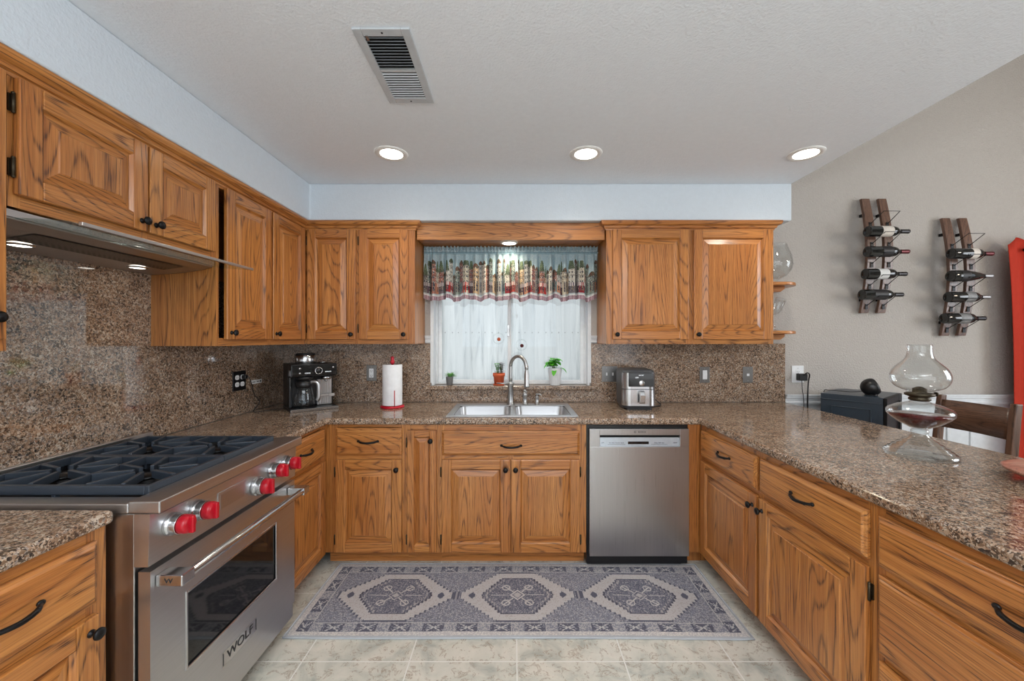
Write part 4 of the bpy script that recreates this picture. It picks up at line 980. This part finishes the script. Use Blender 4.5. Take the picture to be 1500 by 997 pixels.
# ------------------------------------------------------------------ paper towels
t = thing('paper_towel_holder', 'red paper towel holder on the counter left of the sink', 'paper towel holder', (-0.845, 2.79, CT))
b = MB(); b.lathe([(0.080, 0.0005), (0.082, 0.006), (0.080, 0.012), (0.02, 0.015), (0.008, 0.018)], n=36); b.build('base', 'red_matt', t)
b = MB(); b.lathe([(0.007, 0.016), (0.007, 0.30), (0.012, 0.302), (0.016, 0.315), (0.012, 0.328), (0.009, 0.332), (0.013, 0.340), (0.010, 0.352), (0, 0.356)], n=20); b.build('post', 'red_matt', t)
b = MB(); b.tube([(0.036, -0.072, 0.012), (0.036, -0.073, 0.125)], 0.003, 8); b.build('side_arm', 'red_matt', t)
b = MB(); b.lathe([(0.0668, 0.0), (0.067, 0.002), (0.067, 0.276), (0.065, 0.279), (0.022, 0.279), (0.021, 0.274), (0.021, 0.002), (0.0668, 0.0)], (0, 0, 0), 48, cap=False)
o = tag(b.build('paper_towel_roll', 'paper'), 'full white paper towel roll on the red holder', 'paper towels'); o.location = (-0.845, 2.79, CT+0.0185)

# ------------------------------------------------------------------ air fryer
fryer = t = thing('air_fryer', 'stainless and black air fryer on the counter right of the window', 'air fryer', (0.85, 2.795, CT), math.radians(-3))
def rbody(w, d, r, levels, mi=0, cx=0, cy=0):
    b = MB(); rings = []
    for (z, s) in levels: rings.append([(x, y, z) for x, y in rrect(w-2*s, d-2*s, max(0.004, r-s), 7, cx, cy)])
    n = len(rings[0]); b.add([p for rg in rings for p in rg], [(i*n+k, i*n+(k+1) % n, (i+1)*n+(k+1) % n, (i+1)*n+k) for i in range(len(rings)-1) for k in range(n)], mi, True)
    b.add(rings[0], [tuple(range(n))], mi); b.add(rings[-1], [tuple(range(n))], mi); return b
rbody(0.222, 0.262, 0.05, [(0.012, 0.012), (0.03, 0.002), (0.24, 0.0), (0.262, 0.006), (0.270, 0.022)]).build('body', 'fryer', t)
b = MB(); b.prism(rrect(0.19, 0.22, 0.03), 0.0005, 0.0115); b.build('base', 'black', t)
def front_arc(z0, z1, off, x0=-0.1125, x1=0.1125):
    pts = rrect(0.222+2*off, 0.262+2*off, 0.05+off, 10); pts = [p for p in pts if p[1] < -0.079 and x0 <= p[0] <= x1]; pts.sort(key=lambda p: p[0])
    b = MB(); n = len(pts); inner = [(x*0.985, y+0.004) for x, y in pts]
    P = [(x, y, z0) for x, y in pts]+[(x, y, z1) for x, y in pts]+[(x, y, z0) for x, y in inner]+[(x, y, z1) for x, y in inner]
    F = []
    for i in range(n-1): F += [(i, i+1, n+i+1, n+i), (2*n+i, 3*n+i, 3*n+i+1, 2*n+i+1), (n+i, n+i+1, 3*n+i+1, 3*n+i), (i, 2*n+i, 2*n+i+1, i+1)]
    F += [(0, n, 3*n, 2*n), (n-1, 3*n-1, 4*n-1, 2*n-1)]
    b.add(P, F, 0, False); return b
front_arc(0.142, 0.250, 0.003).build('upper_front', 'chrome', t)
dw = front_arc(0.030, 0.138, 0.004).build('basket_front', 'chrome', t)
b = MB(); b.box(-0.076, 0.088, -0.1385, -0.1345, 0.158, 0.250); cp = b.build('control_panel', 'black_gloss', t, bevel=0.003)
b = MB(); b.lathe([(0.019, -0.1386), (0.019, -0.146), (0.016, -0.148), (0, -0.148)], (0.010, 0, 0.182), 28, 'y'); b.build('dial', 'chrome', cp)
text('lettering', 'AIR FRY', 0.0095, 'white_ink', cp, (0.008, -0.1389, 0.234), ext=0.0003); text('lettering', 'OFF', 0.013, 'white_ink', cp, (-0.020, -0.1389, 0.218), ext=0.0003)
b = MB(); b.prism([(-0.136, 0.134), (-0.168, 0.128), (-0.176, 0.105), (-0.172, 0.055), (-0.160, 0.048), (-0.154, 0.06), (-0.156, 0.105), (-0.136, 0.112)], -0.010, 0.026, axis='x'); b.build('handle', 'chrome', dw, bevel=0.004, seg=3)
b = MB(); b.tube(spline([(0.952, 2.90, 1.055), (0.985, 2.90, 1.00), (1.03, 2.88, 0.94), (1.055, 2.86, 0.911), (1.02, 2.82, 0.9095), (0.985, 2.80, 0.9095), (0.965, 2.80, 0.9100)], 8), 0.0038, 8); attach(b.build('power_cord', 'black'), fryer)

# ------------------------------------------------------------------ plants on the sill
def leaf(b, base, direction, L, w, mi=0, droop=0.3):
    d = Vector(direction).normalized(); sd = d.cross(Vector((0, 0, 1))); 
    if sd.length < 1e-3: sd = Vector((1, 0, 0))
    sd.normalize(); up = sd.cross(d)
    P = []; n = 6
    for i in range(n+1):
        t = i/n; wd = w*math.sin(PI*min(1, t*0.92+0.06))**0.8; c = Vector(base)+d*L*t+Vector((0, 0, -droop*L*t*t))
        P += [tuple(c-sd*wd+up*wd*0.25), tuple(c), tuple(c+sd*wd+up*wd*0.25)]
    F = []
    for i in range(n): F += [(i*3, i*3+1, i*3+4, i*3+3), (i*3+1, i*3+2, i*3+5, i*3+4)]
    b.add(P, F, mi, True)
zs = WZ0-0.0005
t = thing('succulent_pot', 'tiny pale succulent in a dark grey pot at the left end of the sill', 'potted plant', (-0.488, 3.055, zs))
b = MB(); b.lathe([(0.021, 0), (0.0225, 0.003), (0.0285, 0.058), (0.0285, 0.064), (0.025, 0.064), (0.025, 0.056), (0, 0.056)], n=24); b.build('pot', 'pot_grey', t)
b = MB(); r = random.Random(2)
for i in range(46):
    a = r.uniform(0, 6.28); e = r.uniform(0.2, 1.3); leaf(b, (0.012*math.cos(a)+0.006, 0.012*math.sin(a), 0.06+r.uniform(0, 0.012)), (math.cos(a)*math.cos(e), math.sin(a)*math.cos(e), math.sin(e)), r.uniform(0.03, 0.055), 0.005, 0, 0.3)
b.build('foliage', 'leaf_pale', t)
t = thing('herb_pot', 'green and purple herbs in a terracotta pot left of the faucet', 'potted plant', (-0.110, 3.045, zs))
b = MB(); b.lathe([(0.042, 0), (0.044, 0.010), (0.040, 0.010), (0.039, 0.004), (0, 0.004)], n=28); b.build('saucer', 'terracotta', t)
b = MB(); b.lathe([(0.034, 0.005), (0.042, 0.068), (0.046, 0.069), (0.047, 0.092), (0.043, 0.092), (0.042, 0.078), (0, 0.078)], n=28); b.build('pot', 'terracotta', t)
b = MB(); b.lathe([(0.041, 0.079), (0.02, 0.083), (0, 0.084)], n=20); b.build('soil', 'soil', t)
for (nm, mt, cx, cnt) in (('green_herb', 'leaf_pale', -0.014, 38), ('purple_herb', 'leaf_purple', 0.022, 40)):
    b = MB(); r = random.Random(cnt)
    for k in range(4):
        x1 = cx+r.uniform(-0.012, 0.016)*(1.3 if cx > 0 else 1); b.tube([(cx*0.7, 0, 0.08), (x1, r.uniform(-.01, .01), 0.155)], 0.0015, 6, 1)
        for i in range(cnt//4):
            z = 0.095+0.075*i/(cnt/4); a = r.uniform(0, 6.28); leaf(b, (cx*0.7+(x1-cx*0.7)*(z-0.08)/0.075, 0, z), (math.cos(a), math.sin(a), 0.5), r.uniform(0.018, 0.030), 0.009, 0, 0.2)
    b.build(nm, [mt, 'stem'], t)
t = thing('basil_pot', 'bright green leafy basil in a white ribbed pot right of the faucet', 'potted plant', (0.318, 3.05, zs))
b = MB(); n = 60; prof = [(0.036, 0), (0.038, 0.004), (0.052, 0.122), (0.053, 0.130)]
pts = []
for (r0, z) in prof:
    for k in range(n):
        a = 2*PI*k/n; rr = r0*(1+0.025*(1 if k % 2 else -1)); pts.append((rr*math.cos(a), rr*math.sin(a), z))
b.add(pts, [(i*n+k, i*n+(k+1) % n, (i+1)*n+(k+1) % n, (i+1)*n+k) for i in range(3) for k in range(n)]); b.lathe([(0.050, 0.130), (0.049, 0.115), (0, 0.115)], n=30); b.lathe([(0.036, 0.0), (0, 0.0002)], n=30)
b.build('pot', 'pot_white', t)
b = MB(); r = random.Random(9)
for k in range(9):
    a = r.uniform(0, 6.28); x1, y1, z1 = 0.055*math.cos(a)*r.random(), 0.03*math.sin(a), 0.16+0.055*r.random()
    b.tube([(0.01*math.cos(a), 0.01*math.sin(a), 0.116), (x1, y1, z1)], 0.002, 6, 1)
    for i in range(5):
        q = a+i*1.3; leaf(b, (x1, y1, z1-0.006*i), (math.cos(q), math.sin(q), 0.35), r.uniform(0.042, 0.064), r.uniform(0.018, 0.027), 0, 0.5)
for (dx, dz) in ((-0.085, 0.165), (0.075, 0.132), (-0.01, 0.12)):
    leaf(b, (dx*0.55, -0.035, dz), (dx, -0.03, -0.01), 0.045, 0.018, 0, 0.7); b.tube([(0, 0, 0.118), (dx*0.55, -0.035, dz)], 0.002, 6, 1)
b.build('foliage', ['leaf', 'stem'], t)
# glass ornaments stuck on the panes
for (x, z, lab, cm) in ((-0.118, 1.385, 'clear glass suncatcher with orange centre hung on the left window pane', 'terracotta'), (0.062, 1.335, 'clear glass suncatcher with pink and teal beads hung on the right window pane', 'foil_red')):
    t = thing('suncatcher', lab, 'ornament', (x, wy0-0.004, z), 0, 'suncatchers on the window panes')
    yy = 0.028 if x < 0 else -0.002
    b = MB(); pts = [(0.042*math.cos(a), yy, 0.042*math.sin(a)) for a in [2*PI*i/24 for i in range(25)]]; b.tube(pts, 0.003, 8, cap=False)
    b.tube([(0, yy, 0.043), (0, yy, 0.095)], 0.0008, 6); b.build('ring', 'clear', t)
    b = MB(); b.lathe([(0.0, -0.003), (0.014, -0.002), (0.014, 0.002), (0, 0.003)], (0.004, yy, -0.006), 16, 'y'); b.build('bead', cm, t)

# ------------------------------------------------------------------ glassware on the end shelves
t = thing('brandy_snifter', 'oversized clear brandy snifter on the upper end shelf', 'glass', (1.892, 2.882, 1.7765))
b = MB(); b.lathe([(r*1.1, z*1.1) for r, z in [(0.045, 0), (0.044, 0.003), (0.012, 0.010), (0.012, 0.022), (0.028, 0.034), (0.060, 0.050), (0.088, 0.085), (0.098, 0.125), (0.090, 0.180), (0.068, 0.240), (0.062, 0.262), (0.0605, 0.262), (0.0665, 0.240), (0.0885, 0.180), (0.0965, 0.125), (0.0865, 0.086), (0.058, 0.052), (0.026, 0.038), (0, 0.036)]], n=40); b.build('bowl', 'clear', t)
def wine_glass(x, y, lab, tilt):
    t = thing('wine_glass', lab, 'glass', (x, y, 1.4385), 0, 'wine glasses on the lower end shelf')
    b = MB(); b.lathe([(0.030, 0), (0.029, 0.002), (0.005, 0.008)]+[(0.006+0.0025*math.sin(i*1.6), 0.012+i*0.008) for i in range(13)]+[(0.008, 0.12)], n=20); b.build('stem', 'crystal', t)
    b = MB(); b.X = Matrix.Translation((0, 0, 0.118)) @ Matrix.Rotation(tilt, 4, 'Y')
    b.lathe([(0.006, 0), (0.022, 0.012), (0.030, 0.035), (0.033, 0.075), (0.036, 0.12), (0.0348, 0.12), (0.0318, 0.075), (0.0288, 0.036), (0.020, 0.014), (0, 0.006)], n=24); b.build('bowl', 'clear', t)
wine_glass(1.872, 2.86, 'wine glass with tilted bowl and twisted stem on the lower end shelf', 0.38); wine_glass(1.815, 2.90, 'wine glass half hidden behind the cabinet on the lower end shelf', 0.12)

# ------------------------------------------------------------------ wine racks on the dining wall
def bottle(loc, lab, lmat, fmat, lr=(0.075, 0.155), style=0):
    t = thing('wine_bottle', lab, 'wine bottle', loc, 0, 'wine bottles on the wall racks')
    b = MB(); R = 0.038
    pr = [(0.020, 0.010), (0.030, 0.004), (R-0.002, 0.0), (R, 0.004), (R, 0.175), (R*0.9, 0.198), (0.022, 0.218), (0.0150, 0.230), (0.0140, 0.295)] if style == 0 else [(0.020, 0.010), (0.030, 0.004), (R, 0.0), (R+0.002, 0.004), (R+0.002, 0.12), (R*0.85, 0.165), (0.024, 0.205), (0.0155, 0.228), (0.0140, 0.295)]
    b.lathe(pr, (0, 0, 0), 24, 'x'); b.lathe([(0, 0.018), (0.020, 0.010)], (0, 0, 0), 24, 'x', cap=False); b.build('glass_body', 'bottle', t)
    b = MB(); b.lathe([(R+0.0006, lr[0]), (R+0.0006, lr[1])] if style == 0 else [(R+0.0026, lr[0]), (R+0.0026, lr[1])], (0, 0, 0), 24, 'x', cap=False); b.build('label', lmat, t)
    b = MB(); b.lathe([(0.0157, 0.236), (0.0152, 0.262), (0.0158, 0.290), (0.0158, 0.298), (0, 0.299)], (0, 0, 0), 18, 'x', cap=False); b.build('foil_capsule', fmat, t)
    return t
def rack(x0, ztop, zbot, lab, zbs, blabs):
    t = thing('wine_rack', lab, 'wine rack', (x0, YB, zbot)); H = ztop-zbot
    def bow(z): 
        s = z/H; return 0.012+0.062*math.sin(PI*min(1, max(0, s*0.92+0.02)))
    for sx in (0.0, 0.126):
        b = MB(); n = 24; P = []
        for i in range(n+1):
            z = H*i/n; y = -bow(z)
            wv = 0.060+0.006*math.sin(PI*i/n)
            P += [(sx, y, z), (sx+wv, y, z), (sx+wv, y-0.022, z), (sx, y-0.022, z)]
        F = [(0, 1, 2, 3), (4*n, 4*n+3, 4*n+2, 4*n+1)]
        for i in range(n):
            for k in range(4): F.append((i*4+k, i*4+(k+1) % 4, (i+1)*4+(k+1) % 4, (i+1)*4+k))
        b.add(P, F); o = b.build('stave', 'stave', t, bevel=0.003)
        for zz in (0.1, H-0.12):
            b = MB(); b.box(sx+0.02, sx+0.04, -bow(zz)+0.0005, -0.0005, zz-0.01, zz+0.01); b.build('standoff', 'black_metal', o)
    zl = [zb-zbot for zb in zbs]; zall = [z-0.075 for z in zl]+[zl[0]+0.075]
    for z in zall:
        b = MB(); zt = z+0.062
        ys = -bow(z)-0.022; yf = ys-0.105
        for sx in (0.022, 0.148): b.box(sx, sx+0.020, ys-0.004, ys-0.0002, z-0.028, z+0.012)
        b.tube([(0.032, ys-0.004, z), (0.036, yf, zt), (0.152, yf, zt), (0.158, ys-0.004, z)], 0.0024, 8); b.build('wire_cradle', 'black_metal', t)
    for zb, (bl, lm, fm, lr, st) in zip(zbs, blabs):
        z = zb-zbot-0.075; ys = -bow(z)-0.022
        bottle((x0-0.055, YB+ys-0.060, zb), bl, lm, fm, lr, st)
rack(2.602, 2.43, 1.575, 'barrel stave wine rack with four bottles on the dining wall, left one', (2.155, 2.010, 1.852, 1.705),
     [('wine bottle with cream label, topmost in the left wall rack', 'lab_cream', 'foil_dark', (0.085, 0.165), 0),
      ('wine bottle with red capsule and tan print, second from top in the left wall rack', 'lab_black', 'foil_red', (0.09, 0.165), 0),
      ('wine bottle with white label, third from top in the left wall rack', 'lab_white', 'foil_dark', (0.08, 0.15), 0),
      ('wine bottle with black label, lowest in the left wall rack', 'lab_black', 'foil_dark', (0.07, 0.165), 0)])
rack(3.205, 2.285, 1.405, 'barrel stave wine rack with four bottles on the dining wall, next to the red curtain', (1.995, 1.835, 1.685, 1.532),
     [('wine bottle with pale patterned label and red capsule, topmost in the right wall rack', 'lab_cream', 'foil_red', (0.125, 0.172), 0),
      ('slope shouldered wine bottle, second from top in the right wall rack', 'lab_black', 'foil_grey', (0.05, 0.11), 1),
      ('wine bottle with grey label and silver capsule, third from top in the right wall rack', 'lab_grey', 'foil_grey', (0.105, 0.170), 0),
      ('wine bottle with grey printed label, lowest in the right wall rack', 'lab_grey', 'foil_dark', (0.09, 0.165), 0)])

# ------------------------------------------------------------------ red curtain
t = thing('curtain', 'red grommet curtain hanging at the right edge by the wine racks', 'curtain', (0, 0, 0))
def curt(a, c):
    x = 3.60+0.90*a; fold = 0.040*math.sin(max(0, a-0.06)*2*PI*4.5+0.3)
    z = 0.02+2.075*c-(0.0 if c < 1 else 0.0)+0.03*c*math.sin(a*2*PI*4.5-1.2)*(c**6)
    return (x+0.05*(1-c**4)*(1-0.5*a), 2.90+fold*(0.7+0.3*(1-c)), z)
b = MB(); b.grid(curt, 110, 30); o = b.build('panel', 'curtain', t); m = o.modifiers.new('solid', 'SOLIDIFY'); m.thickness = 0.002
for i in range(9):
    a = 0.19+0.095*i; p = curt(min(a, 0.99), 0.965); b = MB()
    b.lathe([(0.026, -0.003), (0.026, 0.003), (0.018, 0.003), (0.018, -0.003), (0.026, -0.003)], p, 18, 'y', cap=False); b.build('grommet', 'foil_dark', t)
b = MB(); b.tube([(3.72, 2.90, 2.03), (4.9, 2.90, 2.03)], 0.011, 12); b.ball((3.72, 2.90, 2.03), 0.014); rd = b.build('rod', 'black_metal', t)
b = MB(); b.box(4.65, 4.67, 2.90, YB-0.0005, 2.015, 2.04); b.build('bracket', 'black_metal', rd)

# ------------------------------------------------------------------ microwave on its stand, small speaker
MR = math.radians(-53)
c0 = Vector((2.352, 2.520)); ds = Vector((math.cos(MR), math.sin(MR))); df = Vector((-math.sin(MR), math.cos(MR)))   # ds: along side towards door corner, df: along door
org = c0-ds*0.34
t = thing('microwave_stand', 'dark wooden stand hidden behind the peninsula, under the microwave', 'stand', (org.x, org.y, 0), MR)
b = MB(); b.box(0.0, 0.33, 0.01, 0.42, 0.68, 0.705); b.build('top', 'dark_wood', t, bevel=0.003)
for (x, y) in ((0.005, 0.015), (0.29, 0.015), (0.005, 0.38), (0.29, 0.38)):
    b = MB(); b.box(x, x+0.035, y, y+0.035, 0, 0.6795); b.build('leg', 'dark_wood_z', t)
t = thing('microwave_oven', 'dark microwave oven behind the peninsula with an embossed side', 'microwave', (org.x, org.y, 0.7055), MR)
b = MB(); b.box(0.0, 0.325, 0.0, 0.44, 0.006, 0.30)
cx0, cx1, cz0, cz1 = 0.06, 0.27, 0.06, 0.222
b.box(0.0, 0.325, -0.006, 0.0, 0.258, 0.265)
for (a, c, d, e) in ((cx0, cx1, cz1-0.006, cz1), (cx0, cx0+0.006, cz0, cz1), (cx1-0.006, cx1, cz0, cz1), (cx0, cx1, cz0, cz0+0.006)): b.box(a, c, -0.008, 0.0, d, e)
for (x, y) in ((0.02, 0.02), (0.29, 0.02), (0.02, 0.40), (0.29, 0.40)): b.box(x, x+0.02, y, y+0.02, 0.0002, 0.006)
b.build('housing', 'navy', t, bevel=0.003)
b = MB(); b.box(0.326, 0.345, 0.0, 0.34, 0.012, 0.298); dr = b.build('door', 'mw_black', t, bevel=0.003)
b = MB(); b.box(0.346, 0.358, 0.318, 0.332, 0.05, 0.26); b.build('handle', 'black', dr, bevel=0.003)
b = MB(); b.box(0.326, 0.345, 0.342, 0.44, 0.012, 0.298); b.build('control_panel', 'mw_black', t, bevel=0.003)
pt = org+ds*0.245+df*0.12
t = thing('smart_speaker', 'small black round speaker on top of the microwave', 'speaker', (pt.x, pt.y, 1.006))
b = MB(); R = 0.058; n = 22; tiltm = Matrix.Rotation(math.radians(68), 4, 'Y'); cut = 0.40
prof = [(math.sin(a)*R, -math.cos(a)*R) for a in [PI*0.66*i/14 for i in range(15)]]; prof[0] = (0, -R)
b.X = Matrix.Translation((0, 0, 0.054)) @ Matrix.Rotation(math.radians(-25), 4, 'Z') @ tiltm
b.lathe(prof, n=28); b.build('shell', 'black', t)
b = MB(); b.X = Matrix.Translation((0, 0, 0.054)) @ Matrix.Rotation(math.radians(-25), 4, 'Z') @ tiltm; b.lathe([(0.049, R*0.49), (0.049, R*0.50), (0, R*0.51)], n=28); b.build('screen', 'black_gloss', t)
b = MB(); b.lathe([(0.034, 0), (0.034, 0.005), (0.020, 0.012)], (0.0, 0, 0), 24); b.build('foot', 'black', t)
e1 = org+ds*0.01+df*0.16; e2 = org-ds*0.03+df*0.17; b = MB()
b.tube(spline([(pt.x-0.05, pt.y+0.01, 1.030), ((pt.x+e1.x)/2, (pt.y+e1.y)/2, 1.014), (e1.x, e1.y, 1.012), (e2.x, e2.y, 0.98), (e2.x-0.004, e2.y, 0.7), (e2.x, e2.y+0.02, 0.004)], 8), 0.0022, 8); attach(b.build('cord', 'black'), t)

# ------------------------------------------------------------------ dining chair
t = thing('dining_chair', 'dark wooden dining chair behind the peninsula beside the oil lamp', 'chair', (2.58, 2.24, 0))
for y in (-0.195, 0.165):
    b = MB(); P = []
    for (x, z, w) in ((0.02, 0, 0.032), (-0.035, 0.44, 0.042), (-0.03, 0.55, 0.042), (0.005, 0.95, 0.038), (0.016, 1.045, 0.034)): P += [(x-w/2, y, z), (x+w/2, y, z), (x+w/2, y+0.030, z), (x-w/2, y+0.030, z)]
    F = [(3, 2, 1, 0), (16, 17, 18, 19)]
    for i in range(4):
        for k in range(4): F.append((i*4+k, i*4+(k+1) % 4, (i+1)*4+(k+1) % 4, (i+1)*4+k))
    b.add(P, F); b.build('rear_leg', 'dark_wood_z', t, bevel=0.004)
def slat(z0, z1, x0, x1):
    b = MB()
    def fn(a, c): return (x0+(x1-x0)*c+0.022*math.sin(PI*a), -0.1645+0.329*a, z0+(z1-z0)*c)
    b.grid(fn, 14, 2, smooth=True); o = b.build('back_slat', 'dark_wood', t); m = o.modifiers.new('solid', 'SOLIDIFY'); m.thickness = 0.018; m.offset = 0
slat(0.855, 1.018, -0.004, 0.012); slat(0.60, 0.68, -0.026, -0.018)
b = MB(); b.box(-0.43, -0.02, -0.205, 0.205, 0.445, 0.475); b.build('seat', 'dark_wood', t, bevel=0.006)
for y in (-0.195, 0.160):
    b = MB(); b.box(-0.42, -0.38, y, y+0.035, 0, 0.4445); b.build('front_leg', 'dark_wood_z', t, bevel=0.003)
b = MB(); b.box(-0.405, -0.385, -0.16, 0.16, 0.38, 0.4445); b.box(-0.405, -0.05, -0.185, -0.17, 0.38, 0.4445); b.box(-0.405, -0.05, 0.17, 0.185, 0.38, 0.4445); b.build('apron', 'dark_wood', t)

# ------------------------------------------------------------------ oil lamp on the peninsula
t = thing('oil_lamp', 'clear glass oil lamp with red oil on the peninsula counter', 'lamp', (1.662, 1.634, CT+0.0005))
b = MB(); b.lathe([(0, 0.004), (0.095, 0.003), (0.112, 0.0), (0.113, 0.010), (0.108, 0.018), (0.100, 0.019), (0.098, 0.027), (0.088, 0.030), (0.086, 0.037), (0.074, 0.041), (0.071, 0.049), (0.058, 0.054), (0.054, 0.061), (0.042, 0.068), (0.034, 0.076), (0.024, 0.086), (0.028, 0.097), (0.026, 0.106), (0.0, 0.108)], n=48); b.build('foot', 'ribbed', t)
b = MB(); b.lathe([(0.0, 0.1085), (0.030, 0.112), (0.062, 0.130), (0.092, 0.155), (0.103, 0.168), (0.103, 0.184), (0.096, 0.192), (0.070, 0.206), (0.040, 0.216), (0.028, 0.222), (0.0262, 0.222), (0.038, 0.2145), (0.068, 0.204), (0.094, 0.190), (0.100, 0.183), (0.100, 0.169), (0.090, 0.157), (0.060, 0.1325), (0.030, 0.115), (0, 0.112)], n=48); b.build('font', 'clear', t)
b = MB(); b.lathe([(0, 0.1125), (0.029, 0.1155), (0.059, 0.1330), (0.089, 0.1575), (0.0972, 0.167), (0.0, 0.167)], n=40); b.build('oil', 'lamp_oil', t)
b = MB(); b.lathe([(0.027, 0.2225), (0.034, 0.226), (0.034, 0.234), (0.029, 0.238), (0.045, 0.244), (0.047, 0.252), (0.040, 0.256), (0.022, 0.258), (0.022, 0.272), (0.008, 0.280), (0, 0.281)], n=32); b.tube([(0.03, 0, 0.248), (0.066, 0, 0.249)], 0.002, 8); b.lathe([(0.009, 0.066), (0.009, 0.070)], (0, 0, 0.249), 14, 'x'); b.build('burner', 'bronze', t)
b = MB()
op = [(0.041, 0.2585), (0.043, 0.264), (0.056, 0.269), (0.075, 0.280), (0.088, 0.298), (0.092, 0.316), (0.090, 0.334), (0.080, 0.356), (0.062, 0.376), (0.048, 0.392), (0.041, 0.408), (0.038, 0.430), (0.038, 0.4525)]
ip = [(r-0.0015, z) for r, z in op][::-1]
b.lathe(spline([(r, z, 0) for r, z in op], 3) and [(p.x, p.y) for p in spline([(r, z, 0) for r, z in op], 3)]+[(p.x, p.y) for p in spline([(r, z, 0) for r, z in ip], 3)], n=48, cap=False); b.build('chimney', 'clear', t)

# ------------------------------------------------------------------ wooden dish
b = MB(); b.lathe([(0.0, 0.010), (0.06, 0.011), (0.11, 0.022), (0.155, 0.036), (0.168, 0.043), (0.172, 0.041), (0.168, 0.033), (0.120, 0.010), (0.085, 0.0), (0.0, 0.0)], n=56)
o = tag(b.build('wooden_dish', 'bowl_wood'), 'shallow reddish wooden dish at the right end of the peninsula', 'dish'); o.location = (1.815, 1.268, CT+0.0005)
